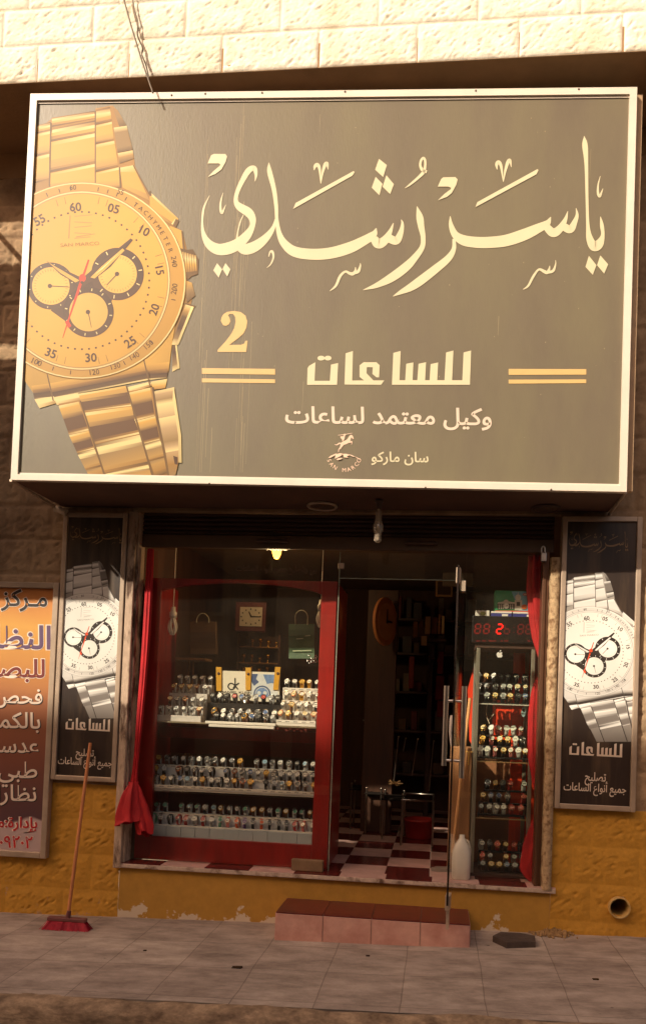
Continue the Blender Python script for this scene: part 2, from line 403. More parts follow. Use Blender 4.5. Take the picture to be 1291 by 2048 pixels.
b = MB(); b.box((-5.2, -.012, 5.60), (3.2, .05, 5.80)); b.build('lintel_band', mat('soffit_plaster', (150, 118, 84)), bld)
rough_wall('stone_wall', -5.2, -2.372, .87, 5.60, 0, m_wallst, .46, .265, .020, .016, off=.88, amp=1.2)
rough_wall('stone_wall', .836, 3.2, .87, 5.60, 0, m_wallst, .46, .265, .020, .018, off=.88, amp=1.2)
rough_wall('painted_wall', -5.2, -2.34, -.22, .87, -.003, m_yellow, .46, .265, .015, .010, off=.87, amp=.85, grout=.002, margin=.06)
PIPE = at(1235, 1813, 0)
rough_wall('painted_wall', .836, 1.53, -.16, .87, -.003, m_yellow, .46, .265, .015, .010, off=.87, amp=.85, grout=.002, margin=.06, hole=(PIPE.x, PIPE.z, .066))
rough_wall('stone_wall', 1.535, 3.2, -.16, .87, 0, m_wallst, .46, .4, .014, .02, off=.87, amp=.6)
b = MB(); b.box((-2.372, .0, 2.97), (.865, .06, 5.60)); b.build('wall_behind_sign', m_wallst, bld)
# smooth yellow band under the shop front, flaking at the foot
m_band = patchy('flaking_yellow_paint', (176, 130, 54), (206, 186, 160), .60, .615, 3.4, .7, bump=.15, bscale=50, zfade=(-.1, .12, .16, -.14), var=.12)
b = MB(); b.box((-2.338, -.006, -.2), (.835, .10, .262)); b.build('base_band', m_band, bld)
# sill: tiled top with a pale worn edge
m_sill = patchy('worn_sill_marble', (190, 166, 148), (96, 70, 56), .52, .66, 9, .6, (1, 1, 1), bump=.3, bscale=70)
b = MB(); b.bbox((-2.345, -.04, .264), (.868, .02, .297), .006); b.build('sill', m_sill, bld)
m_tl_p = mat('pale_pink_tile', (198, 160, 148), .25, var=.15, scale=7); m_tl_d = mat('dark_red_tile', (92, 34, 30), .22, var=.25, scale=7)
b = MB()
x = -2.345; k = 0
while x < .868:
    x2 = min(x+.335, .868); b.box((x+.001, -.038, .2972), (x2-.001, .1, .303), k % 2); x = x2; k += 1
b.build('sill_tiles', [m_tl_d, m_tl_p], bld)
# ceiling over the entrance and roller shutter
m_dark = mat('dark_brown_metal', (74, 50, 38), .6, var=.15, scale=5); m_bar = mat('shutter_bar_paint', (96, 74, 56), .55, var=.15, scale=5)
b = MB()
NS = 5; zt, zb_ = 2.97, 2.80
for i in range(NS):
    z0 = zb_+(zt-zb_)*i/NS; z1 = zb_+(zt-zb_)*(i+1)/NS
    pr = [(0, z0), (-.012, z0+.006), (-.016, (z0+z1)/2), (-.012, z1-.006), (0, z1-.002), (.02, z1-.002), (.02, z0)]
    b.prism(pr, lambda u, v, d: (d, .06+u, v), -2.30, .80)
sh = b.build('roller_shutter', m_dark, bld)
b = MB(); b.bbox((-2.30, .036, 2.70), (.80, .075, 2.798), .006); bar = b.build('bottom_bar', m_bar, sh)
for px in (545, 842):
    q = at(px, 1086, .03); b = MB(); b.tube([(q.x-.11, .03, 2.752), (q.x-.10, .005, 2.752), (q.x+.10, .005, 2.752), (q.x+.11, .03, 2.752)], .014, 8); b.build('handle', m_dark, sh)
# jambs
m_jamb = patchy('weathered_jamb_paint', (186, 160, 136), (92, 68, 52), .5, .62, 6, .7, (2, 2, .6), bump=.3, bscale=60)
b = MB(); b.bbox((-2.375, -.05, .262), (-2.315, .10, 2.95), .006); b.bbox((-2.314, -.02, .262), (-2.30, .10, 2.95), .004); b.build('door_jamb', m_jamb, bld)
m_edge = patchy('broken_plaster_edge', (176, 148, 112), (120, 90, 62), .48, .62, 22, .9, (1, 1, .8), bump=.8, bscale=70)
b = MB(); vs = []; fs = []
NZ = 180
for j in range(NZ):
    Z = .29+2.36*j/(NZ-1); e = .008*noise.fractal(Vector((0, 0, Z*14)), 1, 2, 4)
    r = [(.766+e, .06), (.768+e, -.03), (.774+e, -.05), (.805, -.052+.006*noise.noise(Vector((1, 2, Z*30)))), (.833, -.05), (.835, .02)]
    vs += [(x_, y_, Z) for x_, y_ in r]
for j in range(NZ-1):
    for i in range(5): a = j*6+i; fs.append((a, a+1, a+7, a+6))
b.add(vs, fs, 0, True); b.build('door_jamb', m_edge, bld)
b = MB(); b.bbox((.718, -.012, .303), (.743, .10, 2.70), .003); b.bbox((.7435, .0, .303), (.764, .10, 2.70), .003); b.build('channel_frame', mat('brown_aluminium', (104, 72, 52), .4, .5, var=.1), bld)
# the room behind: walls, ceiling
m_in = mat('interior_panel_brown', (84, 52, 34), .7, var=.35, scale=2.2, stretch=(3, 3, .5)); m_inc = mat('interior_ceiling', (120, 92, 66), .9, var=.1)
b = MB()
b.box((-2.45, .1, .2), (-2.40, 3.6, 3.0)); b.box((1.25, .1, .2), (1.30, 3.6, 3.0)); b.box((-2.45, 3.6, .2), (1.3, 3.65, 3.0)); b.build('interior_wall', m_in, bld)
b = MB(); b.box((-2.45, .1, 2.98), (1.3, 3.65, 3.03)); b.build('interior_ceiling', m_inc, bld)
# checked floor of the shop
tile = .332
b = MB()
for i in range(-6, 5):
    for j in range(0, 12):
        X0 = -.02+tile*i; Y0 = .05+tile*j*.99
        X1, Y1 = X0+tile, Y0+tile*.99
        X0c, X1c = max(X0, -2.40), min(X1, 1.25)
        if X1c <= X0c: continue
        b.box((X0c+.001, max(Y0, .1)+.001, .29), (X1c-.001, min(Y1, 3.6)-.001, .302), (i+j) % 2)
tag(b.build('floor', [m_tl_p, m_tl_d]), 'red and pink chequered tile floor inside the shop doorway', 'floor', kind='structure')
# ceiling lights in the dark soffit under the big sign
m_soff = mat('sign_underside', (88, 60, 44), .85, var=.2, scale=3)
# ------------------------------------------------------------------ buildings across the street (they shade the lower half of the shop)
m_op = mat('opposite_stone', (196, 164, 122), .9, var=.12, scale=1.5, bump=.3, bscale=12); m_win = mat('dark_window', (40, 42, 44), .15, var=.1)
def block(x0, x1, h, name, label):
    t = thing(name, label, 'building', ((x0+x1)/2, -11, -.4))
    b = MB(); b.box((x0, -19, -.6), (x1, -11, h)); b.box((x0-.06, -19, h), (x1+.06, -10.88, h+.22)); b.build('wall', m_op, t)
    z = 3.6
    while z+1.6 < h:
        x = x0+1.0
        while x+1.1 < x1:
            b = MB(); b.box((x, -10.995, z), (x+1.1, -10.97, z+1.5), 0); b.box((x-.08, -10.99, z-.1), (x+1.18, -10.88, z-.005), 1); b.build('window', [m_win, m_op], t); x += 2.4
        z += 3.0
    b = MB()
    x = x0+.5
    while x+2.6 < x1:
        b.box((x, -10.995, -.3), (x+2.4, -10.96, 2.4)); x += 3.1
    b.build('shop_shutter', m_dark, t)
block(-24, -4.2, 10.75, 'apartment_building', 'tall stone apartment building across the street shading the shop front')
block(-3.8, 18, 6.2, 'low_building', 'low stone shop row across the street with closed shutters')
# ------------------------------------------------------------------ the big shop sign
SGX0, SGX1, SGZ0, SGZ1 = -2.925, 1.163, 2.982, 5.664
SGK = 0.0433                                               # the sign stands a little askew to the wall
def sgy(X): return -.682+(X-SGX0)*SGK
SGN = Vector((SGK, -1, 0)).normalized()
def sg(x, y, off=0.0):                                     # photo pixel on the sign face, lifted by off
    d = ray(x, y); t = (sgy(0)-CAM[1]+0)/(d[1]-SGK*d[0]); return Vector(CAM+t*d)+SGN*off
def sp(X, Z, off=0.0): return Vector((X, sgy(X), Z))+SGN*off
sign = thing('shop_sign', 'huge brown shop sign with gold wristwatch and cream calligraphy in a white frame', 'sign', (SGX0, -.3, SGZ0))
m_white_al = mat('white_aluminium', (216, 204, 186), .35, .0, var=.06, scale=4)
m_gray_al = mat('worn_aluminium', (178, 156, 134), .42, .35, var=.14, scale=6)
m_face = patchy('faded_sign_print', (107, 96, 78), (117, 108, 82), .35, .75, 1.4, .44, (1.6, 1.6, .5), bump=.10, bscale=55, var=.05, spec=.35)
FW = .046
b = MB()
def sbox(b, X0, X1, Z0, Z1, o0, o1, mi=0):
    b.prism([(X0, Z0), (X1, Z0), (X1, Z1), (X0, Z1)], lambda u, v, d: sp(u, v, d), o0, o1, mi)
sbox(b, SGX0, SGX0+FW, SGZ0, SGZ1, -.02, .018); sbox(b, SGX1-FW, SGX1, SGZ0, SGZ1, -.02, .018)
sbox(b, SGX0+FW, SGX1-FW, SGZ0, SGZ0+FW*.85, -.02, .0178); sbox(b, SGX0+FW, SGX1-FW, SGZ1-FW, SGZ1, -.02, .0178)
sbox(b, SGX0+FW, SGX1-FW, SGZ0+FW*.85, SGZ0+FW*1.15, -.01, .006); sbox(b, SGX0+FW, SGX1-FW, SGZ1-FW*1.3, SGZ1-FW, -.01, .006)
fr = b.build('frame', m_white_al, sign)
b = MB()
for px, py in ((412, 192), (345, 195), (525, 190), (690, 188), (950, 186), (1155, 183), (420, 969), (850, 977), (1100, 981)):
    b = MB(); q = sg(px, py, .018); b.lathe([(0, 0.004), (.006, .003), (.007, 0)], (0, 0, 0), 'z', 8); n = len(b.v)
    for i in range(n-24, n): v = b.v[i]; b.v[i] = tuple(q+Vector((v[0], -v[2], v[1])))
    b.build('screw', m_dark, fr)
b = MB(); sbox(b, SGX0+FW*.7, SGX1-FW*.7, SGZ0+.03, SGZ1-.03, -.012, 0); b.build('face', m_face, sign)
b = MB()
vs = [sp(SGX0+.004, SGZ0+.004, -.021), sp(SGX1-.004, SGZ0+.004, -.021), Vector((SGX1-.004, -.016, SGZ0+.004)), Vector((SGX0+.004, -.016, SGZ0+.004))]
vt = [v+Vector((0, 0, SGZ1-SGZ0-.008)) for v in vs]
b.add(vs+vt, [(0, 1, 2, 3), (7, 6, 5, 4), (1, 2, 6, 5), (0, 4, 7, 3), (2, 3, 7, 6), (0, 1, 5, 4)]); b.build('box_body', m_soff, sign)
b = MB(); sbox(b, SGX1+.002, SGX1+.052, SGZ0+.02, SGZ1-.004, -.075, -.035); b.build('side_strip', mat('tan_strip', (168, 138, 104), .6, var=.12), sign)
b = MB()
for X in (-2.95, 1.17): b = MB(); b.tube([sp(X, SGZ0+.012, -.03), (X+.0, -.02, SGZ0-.012)], .012, 6); b.build('bracket', m_gray_al, sign)

# ---- calligraphy: pen strokes (x, y, width) read off enlarged crops of the sign
LA = [  # crop at 390,260, scale 2.934
 [(352,302,3),(358,262,18),(346,226,30),(312,242,34),(272,310,28),(246,372,24),(240,420,26),(262,452,44),(312,484,52),(336,520,42),(336,565,32),(306,618,50),(258,664,62),(206,692,70),(140,702,66),(84,672,50),(52,616,26),(43,550,13),(52,460,12),(85,386,3)],
 [(433,193,3),(437,245,28),(463,350,26),(476,450,22),(480,530,20),(494,610,30),(524,668,46),(582,714,60),(680,730,64),(790,724,66),(900,694,66),(980,656,56),(1044,616,42),(1062,578,5)],
 [(474,520,8),(457,578,24),(412,638,46),(352,684,62),(296,702,62),(262,690,40),(246,656,14),(250,606,8),(266,540,8),(284,500,5)],
 [(1048,640,46),(1075,668,58),(1112,648,50),(1142,600,26),(1162,548,4)], [(1134,636,48),(1180,650,46),(1207,598,30),(1215,552,16),(1208,527,3)],
 [(165,370,3),(152,420,10),(150,465,14),(158,488,14),(168,470,10),(181,440,3)],
 [(698,237,4),(703,215,18),(717,206,22),(730,232,15),(737,316,3)], [(737,316,3),(748,250,13),(762,206,20),(774,199,18),(780,234,3)],
 [(432,745,5),(440,718,10),(453,715,14),(460,745,11),(446,785,8),(422,810,3)],
 [(790,946,4),(825,915,14),(850,860,16),(880,832,12),(905,842,16),(925,845,20),(939,828,13),(940,806,4)], [(925,842,16),(955,832,18),(968,800,10),(968,783,3)],
 [(1300,450,3),(1316,512,40),(1325,570,36),(1336,630,28),(1330,690,30),(1286,752,40),(1232,808,52),(1150,868,50),(1066,912,30),(985,940,3)]]
LB = [  # crop at 820,260, scale 2.934
 [(233,507,3),(238,560,26),(262,615,42),(310,648,60),(380,660,64),(460,661,66),(560,650,68),(660,618,68),(740,582,56),(800,550,38),(822,512,4)],
 [(796,570,42),(835,604,52),(872,584,44),(906,530,24),(922,478,3)], [(893,566,44),(936,584,46),(963,540,30),(976,500,18),(970,460,3)],
 [(255,640,18),(254,700,26),(221,755,40),(150,815,48),(60,885,52),(0,925,44),(-56,953,25),(-102,977,3)],
 [(1018,38,3),(1022,90,32),(1030,200,22),(1034,400,17),(1039,560,20),(1050,640,40),(1076,684,56),(1106,668,52),(1126,620,22),(1121,560,22),(1113,510,3)],
 [(1112,272,3),(1100,320,9),(1098,370,14),(1108,392,14),(1118,370,10),(1128,345,3)],
 [(508,234,4),(505,205,18),(516,191,22),(531,215,16),(544,306,3)], [(544,306,3),(556,240,14),(571,190,20),(583,180,16),(591,220,3)],
 [(660,937,4),(690,915,12),(720,860,14),(752,820,12),(780,830,18),(800,838,20),(812,820,13),(816,798,4)], [(800,838,16),(835,828,16),(850,790,8),(850,765,3)],
 [(-31,342,3),(0,320,12),(45,282,16),(76,250,20),(86,215,14),(86,182,14),(76,166,14),(62,182,14),(58,212,14),(72,238,18),(96,248,18)]]
PA = [[(75,198),(95,150),(112,142),(178,143),(189,156),(180,190),(156,233),(120,260),(75,278),(112,240),(145,213),(150,204),(140,198)],
 [(575,465),(590,430),(928,243),(936,248),(922,270)], [(1078,172),(1124,208),(1102,278),(1055,235)], [(1058,277),(1098,318),(1080,385),(1035,340)], [(1121,268),(1165,320),(1143,378),(1099,335)],
 [(130,783),(160,820),(140,868),(108,825)], [(179,783),(208,820),(190,862),(162,818)]]
PB = [[(160,334),(180,290),(192,280),(262,278),(277,292),(268,325),(242,372),(215,394),(160,415),(200,376),(235,350),(238,341),(222,334)],
 [(380,455),(392,425),(743,232),(750,237),(738,262)], [(1045,740),(1089,795),(1068,852),(1025,805)], [(1112,738),(1158,790),(1135,845),(1093,795)]]
def calligraphy(mb, fn, mi=0, off=.002):
    k = 0
    for L, ox in ((LA, 390), (LB, 820)):
        for s_ in L:
            l_, r_ = stroke(s_); pts = [fn(ox+p[0]/2.934, 260+p[1]/2.934, off+k*.00004) for p in l_+r_]; n = len(l_)
            mb.add(pts, [(i, i+1, n+i+1, n+i) for i in range(n-1)], mi); k += 1
    for L, ox in ((PA, 390), (PB, 820)):
        for s_ in L:
            mb.poly([fn(ox+p[0]/2.934, 260+p[1]/2.934, off+k*.00004) for p in s_], mi); k += 1
# ---- the square word, read off a crop at 390,600 (3.149) and 780,640 (2.526)
def ell(cx, cy, rx, ry, n=20): return [(cx+rx*math.cos(2*math.pi*i/n), cy+ry*math.sin(2*math.pi*i/n)) for i in range(n)]
WA = [[(705,535),(708,430),(718,415),(757,393),(752,510),(848,510),(855,408),(900,398),(893,535)], ell(793,367,23,15), ell(836,367,22,15),
      [(940,533),(947,337),(993,322),(988,508),(1190,507),(1170,535)], [(1035,485),(1035,412),(1060,393),(1140,393),(1161,412),(1157,488),(1141,488),(1115,466),(1118,425),(1080,424),(1078,462),(1122,508),(1064,508.5)]]
WB = [[(8,328),(15,167),(52,157),(46,305),(75,305),(80,222),(116,215),(112,305),(136,305),(142,222),(180,214),(175,305),(198,305),(203,224),(241,215),(236,305),(273,305),(281,165),(318,155),(311,305),(363,305),(369,165),(407,155),(401,328)]]
def square_word(mb, fn, mi=0, off=.002):
    k = 0
    for L, ox, oy, s_ in ((WA, 390, 600, 3.149), (WB, 780, 640, 2.526)):
        for p in L: mb.poly([fn(ox+x/s_, oy+y/s_, off+k*.00004) for x, y in p], mi); k += 1
m_cal = mat('cream_letter_print', (208, 196, 160), .5, var=.04, scale=3); m_gold2 = mat('gold_letter_print', (206, 170, 108), .5, var=.06, scale=5)
m_pale = mat('pale_letter_print', (214, 194, 172), .5, var=.04)
b = MB(); calligraphy(b, sg); b.build('calligraphy', m_cal, sign)
b = MB(); square_word(b, sg); b.build('square_lettering', m_cal, sign)
TWO = [(162,132),(168,108),(180,90),(205,75),(245,70),(288,77),(318,100),(329,135),(324,175),(305,212),(275,240),(215,284),(290,283),(310,275),(318,258),(331,257),(322,328),(142,328),(143,315),(190,265),(228,215),(248,175),(256,138),(254,108),(240,89),(220,88),(208,98),(218,112),(223,135),(214,154),(198,164),(178,160)]
b = MB(); b.poly([sg(390+x/3.149, 600+y/3.149, .002) for x, y in TWO]); b.build('number', m_gold2, sign)
b = MB()
for p in ([(404,736.5),(550,738),(550,749.5),(404,748)], [(404,757),(550,759),(550,766.5),(404,765)], [(1016,738),(1171,738.5),(1171,749.5),(1016,750)], [(1016,759.5),(1171,759),(1171,766.5),(1016,767.5)]):
    b = MB(); b.poly([sg(x, y, .002) for x, y in p]); b.build('stripe', m_gold2, sign)
b = MB(); rs = random.Random(5)                               # weather scratches and drips on the print
for i in range(46):
    x = rs.choice((rs.uniform(398, 420), rs.uniform(470, 500), rs.uniform(90, 1230))); y0 = rs.uniform(205, 860); L_ = rs.uniform(15, 60) if x > 520 else rs.uniform(60, 330); y1 = min(945, y0+L_); w_ = rs.uniform(.25, .6); dx_ = -(y1-y0)*.045
    b.poly([sg(x-w_, y0, .0005), sg(x+w_, y0, .0005), sg(x+w_*.6+dx_, y1, .0005), sg(x-w_*.6+dx_, y1, .0005)])
for i in range(40):
    x, y, r_ = rs.uniform(400, 1230), rs.uniform(215, 940), rs.uniform(.5, 1.3); b.poly([sg(x+u*r_, y+v*r_*1.6, .0007) for u, v in ((-1, 0), (0, -1), (1, 0), (0, 1))])
m_scr = mat('scratched_print', (148, 132, 100), .6, var=.1); so = b.build('scratches', m_scr, sign); so['kind'] = 'stuff'
b = MB(); put_text(b, arabic('وكيل معتمد لساعات'), sg, 776, 848, 46, 'c', width=412, bold=.018, off=.002, rot=-.6); b.build('lettering', m_pale, sign)
b = MB(); put_text(b, arabic('سان ماركو'), sg, 799, 924, 28, 'c', width=114, bold=.016, off=.002, rot=-.6); b.build('lettering', m_cal, sign)
# horseman emblem over a globe with its curved name, read off a crop at 630,830 (4.781)
def em(x, y, o=.002): return sg(630+x/4.781, 830+y/4.781, o)
m_emb = mat('emblem_print', (232, 196, 168), .5, var=.1)
b = MB(); k = 0
for L in ([(184,282,4),(205,285,10),(228,272,14),(246,272,10)],):
    for_ = None
def est(pts):
    global k
    l_, r_ = stroke(pts); n = len(l_); b.add([em(p[0], p[1], .002+k*.0003) for p in l_+r_], [(i, i+1, n+i+1, n+i) for i in range(n-1)]); k += 1
est([(184,282,3),(206,286,9),(230,272,12),(252,272,8)])                         # tail
est([(240,282,14),(270,270,34),(305,255,36),(326,232,30)])                      # horse body
est([(318,246,30),(332,214,24),(345,200,18),(360,222,12),(364,230,4)])           # neck and head
est([(256,282,26),(240,312,12),(226,330,8),(222,355,6)])                         # hind legs
est([(262,286,22),(244,316,9),(240,330,5)])
est([(320,262,14),(340,262,9),(352,262,7),(346,284,5)])                          # fore legs
est([(322,254,10),(354,256,6)])
est([(262,250,8),(268,226,24),(276,204,18),(290,190,10)])                        # rider
est([(240,210,4),(252,216,22),(264,228,18)])
est([(218,196,4),(285,188,6),(354,175,3)])                                       # lance
b.poly([em(x, y, .002+k*.0003) for x, y in ell(281,190,8,9,10)]); k += 1
for L in ([(124,412),(150,392),(195,372),(210,372),(180,394),(150,410)], [(195,380),(235,368),(262,372),(250,392),(215,410),(188,420)], [(262,374),(300,374),(330,388),(300,396),(318,410),(276,408)], [(312,376),(350,386),(380,402),(360,402)], [(372,396),(410,414),(436,434),(405,420)], [(200,424),(240,412),(262,416),(244,428),(216,436)]):
    b.poly([em(x, y, .002+k*.0003) for x, y in L]); k += 1
txt = 'SAN MARCO'
for i, ch in enumerate(txt):
    a = math.radians(200-(i+.5)*(220/len(txt))*1.0) if False else math.radians(-158+i*(136/8))
    cx, cy, R0 = 276, 380, 150
    if ch != ' ':
        put_text(b, ch, em, cx+R0*math.cos(a)*1.02, cy-R0*math.sin(a)*.98, 54, 'c', rot=math.degrees(a)+90, off=.002, vcen=True)
b.build('emblem', m_emb, sign)

# ---- the wristwatch picture, drawn in photo pixels of the big sign: (tone, polygon)
ART = []
def A(t, *p): ART.append((t, list(p)))
A('mid', (60,470),(72,262),(104,238),(190,224),(192,217),(226,211),(238,226),(253,252),(268,312),(270,332),(298,388),(357,440),(352,455),(365,462),(374,500),(374,560),(386,590),(380,620),(345,690),(338,745),(200,770),(60,700))
def G(q, *stops):                                             # a link printed with soft bands from its top edge to its bottom edge
    (ax_, ay_), (bx_, by_), (cx_, cy_), (dx_, dy_) = q
    for (u0, t0), (u1, t1) in zip(stops, stops[1:]):
        ART.append(((t0, t1), [(ax_+(dx_-ax_)*u0, ay_+(dy_-ay_)*u0), (bx_+(cx_-bx_)*u0, by_+(cy_-by_)*u0), (bx_+(cx_-bx_)*u1, by_+(cy_-by_)*u1), (ax_+(dx_-ax_)*u1, ay_+(dy_-ay_)*u1)]))
def link(q, kind='gold'):
    if kind == 'gold': G(q, (0, 'lite'), (.12, 'gold'), (.6, 'gold'), (.86, 'mid2'), (.93, 'mid'), (1, 'dark'))
    elif kind == 'band': G(q, (0, 'dark'), (.12, 'mid'), (.35, 'lite'), (.6, 'gold'), (.85, 'mid'), (1, 'dark'))
    elif kind == 'low': G(q, (0, 'lite'), (.10, 'gold'), (.32, 'mid2'), (.46, 'deep'), (.86, 'deep'), (.94, 'mid'), (1, 'lite'))
    elif kind == 'lowlite': G(q, (0, 'dark'), (.10, 'lite'), (.24, 'lite'), (.36, 'shade'), (.8, 'mid2'), (.92, 'mid'), (1, 'dark'))
    elif kind == 'dim': G(q, (0, 'shade'), (.2, 'mid2'), (.7, 'mid'), (1, 'dark'))
# upper bracelet: left column, middle column, right column, then its shaded edge
link(((71,252),(102,244),(104,260),(70,268)), 'band'); link(((70,270),(103,262),(99,306),(68,314))); link(((67,316),(99,308),(99,360),(65,368)))
link(((104,236),(189,222),(191,238),(105,254)), 'band'); link(((106,257),(190,241),(190,266),(100,284)), 'band'); link(((100,285),(190,267),(191,326),(100,345))); link(((101,347),(191,328),(191,376),(100,382)))
link(((192,220),(220,214),(224,242),(191,250)), 'band'); link(((191,252),(224,244),(228,280),(192,288))); link(((192,290),(229,282),(237,333),(192,344))); link(((192,346),(238,335),(241,376),(191,378)))
for p in (((101,246),(104,246),(101,380),(98,380)), ((190,222),(192.5,222),(192.5,378),(190,378))): A('dark', *p)
G(((224,212),(236,221),(254,252),(240,256)), (0, 'mid'), (.5, 'shade'), (1, 'dark')); G(((228,256),(254,252),(266,300),(236,306)), (0, 'lite'), (.2, 'shade'), (.8, 'shade'), (1, 'dark')); G(((236,307),(266,301),(268,318),(240,328)), (0, 'lite'), (.4, 'mid2'), (1, 'dark'))
# lugs, crown guards, crown and pushers
G(((240,336),(266,331),(300,402),(246,376)), (0, 'lite'), (.2, 'gold'), (.8, 'gold'), (1, 'mid2')); A('dark', (238,335),(241,335),(243,376),(240,376)); A('dark', (266,331),(268,331),(300,388),(298,390))
G(((300,384),(357,438),(350,454),(300,424)), (0, 'lite'), (.15, 'gold'), (.75, 'gold'), (1, 'mid')); A('dark', (298,384),(302,382),(304,392),(300,393)); A('dark', (352,438),(359,442),(352,456),(346,451)); A('lite', (349,440),(352,437),(346,450),(343,448))
G(((340,452),(364,462),(374,560),(330,562)), (0, 'gold'), (.4, 'gold'), (.8, 'mid2'), (1, 'mid')); A('dark', (363,462),(366,463),(370,500),(366,500)); A('dark', (372,556),(375,556),(388,592),(384,594))
A('dark', (361,497),(374,500),(386,499),(398,520),(396,549),(384,553),(377,559),(362,543))
for i in range(6): G(((364+i*4.9,504+i*1.4),(367.6+i*4.9,504+i*1.4),(370.4+i*4.7,545-i*.6),(366.8+i*4.7,546-i*.6)), (0, 'mid2'), (.3, 'lite'), (.6, 'gold'), (1, 'mid'))
G(((368,560),(384,566),(391,592),(374,606)), (0, 'gold'), (.5, 'shade'), (1, 'dark'))
G(((372,608),(389,613),(357,690),(343,690)), (0, 'lite'), (.15, 'mid2'), (.3, 'dark'), (.6, 'brown'), (.85, 'shade'), (1, 'lite')); A('lite', (383,613),(388,614),(358,689),(353,688)); A('dark', (370,606),(391,612),(390,615),(370,609))
G(((345,691),(353,691),(359,736),(345,744)), (0, 'dark'), (.3, 'brown'), (.8, 'shade'), (1, 'lite')); A('lite', (351,691),(354,691),(360,737),(356,739))
# case foot
A('gold', (45,690),(47,757),(70,790),(105,786),(300,744),(338,742),(344,690),(356,620),(300,560),(60,560))
G(((64,772),(97,768),(106,797),(70,799)), (0, 'gold'), (.3, 'mid'), (.55, 'brown'), (.9, 'dark'), (1, 'lite')); G(((97,768),(297,730),(300,760),(107,797)), (0, 'gold'), (.35, 'mid'), (.6, 'brown'), (.9, 'dark'), (1, 'lite')); G(((297,730),(340,724),(334,757),(301,760)), (0, 'gold'), (.4, 'mid'), (.65, 'brown'), (.92, 'dark'), (1, 'lite'))
G(((70,799),(108,793),(117,806),(80,817)), (0, 'lite'), (.6, 'lite'), (1, 'mid')); G(((108,795),(157,786),(162,801),(115,811)), (0, 'lite'), (.6, 'lite'), (1, 'mid')); G(((250,776),(300,764),(305,772),(254,787)), (0, 'lite'), (.6, 'lite'), (1, 'mid')); G(((302,764),(335,758),(331,777),(307,780)), (0, 'lite'), (.6, 'gold'), (1, 'mid'))
A('dark', (94,748),(96.5,749),(109,802),(106,802)); A('dark', (286,716),(288.5,716),(302,772),(299,772))
# lower bracelet
A('mid', (118,808),(306,774),(352,950),(330,957),(180,957),(128,838))
link(((158,788),(252,772),(263,812),(168,824)), 'low'); link(((169,826),(264,813),(279,868),(189,888)), 'low'); link(((189,890),(280,870),(297,928),(210,946)), 'lowlite'); link(((211,947),(298,930),(309,957),(218,958)), 'lowlite')
link(((118,812),(158,804),(178,861),(139,870)), 'low'); link(((139,871),(178,862),(189,898),(155,906)), 'low'); link(((155,907),(190,899),(203,933),(172,940)), 'lowlite'); link(((173,941),(204,934),(213,957),(181,957)), 'dim')
link(((259,786),(301,776),(310,832),(270,842)), 'low'); link(((271,843),(311,833),(320,880),(288,888)), 'low'); link(((288,889),(321,881),(333,914),(299,922)), 'lowlite'); link(((300,923),(333,915),(346,942),(311,954)), 'dim')
for p in (((160,802),(163,802),(214,957),(210,957)), ((252,772),(255,772),(309,955),(305,957))): A('dark', *p)
G(((308,784),(349,775),(356,830),(316,838)), (0, 'lite'), (.12, 'pink'), (.35, 'shade'), (.5, 'lite'), (1, 'pink')); G(((316,838),(356,830),(363,900),(330,906)), (0, 'lite'), (.3, 'pink'), (.7, 'shade'), (.85, 'pink'), (1, 'lite')); G(((330,906),(363,900),(352,950),(336,955)), (0, 'pink'), (.5, 'mid'), (1, 'shade')); A('lite', (347,775),(352,800),(363,872),(364,926),(358,926),(357,872),(346,800)); A('brown', (347,912),(356,915),(356,930),(350,929)); A('dark', (304,775),(308,775),(318,838),(332,906),(340,955),(336,955),(327,906),(313,838))
DC = (165, 562)
def ring(t, c, rx, ry, n=72, hole=None):
    if hole is None: A(t, *ell(c[0], c[1], rx, ry, n)); return
    for i in range(n):
        a, e = 2*math.pi*i/n, 2*math.pi*(i+1)/n
        A(t, (c[0]+rx*math.cos(a), c[1]+ry*math.sin(a)), (c[0]+rx*math.cos(e), c[1]+ry*math.sin(e)), (c[0]+hole[0]*math.cos(e), c[1]+hole[1]*math.sin(e)), (c[0]+hole[0]*math.cos(a), c[1]+hole[1]*math.sin(a)))
ring('mid', DC, 208, 197); ring('lite', DC, 206.5, 195.8); ring('gold2', DC, 204, 193.5); ring('mid', DC, 177, 180); ring('lite', DC, 175, 178); ring('mid2', DC, 172.5, 175.5); ring('gold3', DC, 170, 173)
for i in range(60):                                          # bezel strokes, minute track and dots
    a = math.radians(i*6-90)
    def at_(rx, ry, w): return (DC[0]+4*math.sin(math.radians(i*6))*0+rx*math.cos(a), DC[1]+ry*math.sin(a))
    for r0, r1, wd, t in (((168, 170), (154, 156), .7, 'line'), ((136, 139), (132.5, 135.5), 1.9, 'dot')):
        if t == 'dot' and i % 5 == 0 and i not in (5,): pass
        if t == 'line' and (i % 5 in (0, 1, 4)): continue
        p = (DC[0]+r0[0]*math.cos(a), DC[1]+r0[1]*math.sin(a)); q = (DC[0]+r1[0]*math.cos(a), DC[1]+r1[1]*math.sin(a)); nx_, ny_ = -math.sin(a)*wd, math.cos(a)*wd
        A('mid' if t == 'line' else 'brown', (p[0]-nx_, p[1]-ny_), (p[0]+nx_, p[1]+ny_), (q[0]+nx_, q[1]+ny_), (q[0]-nx_, q[1]-ny_))
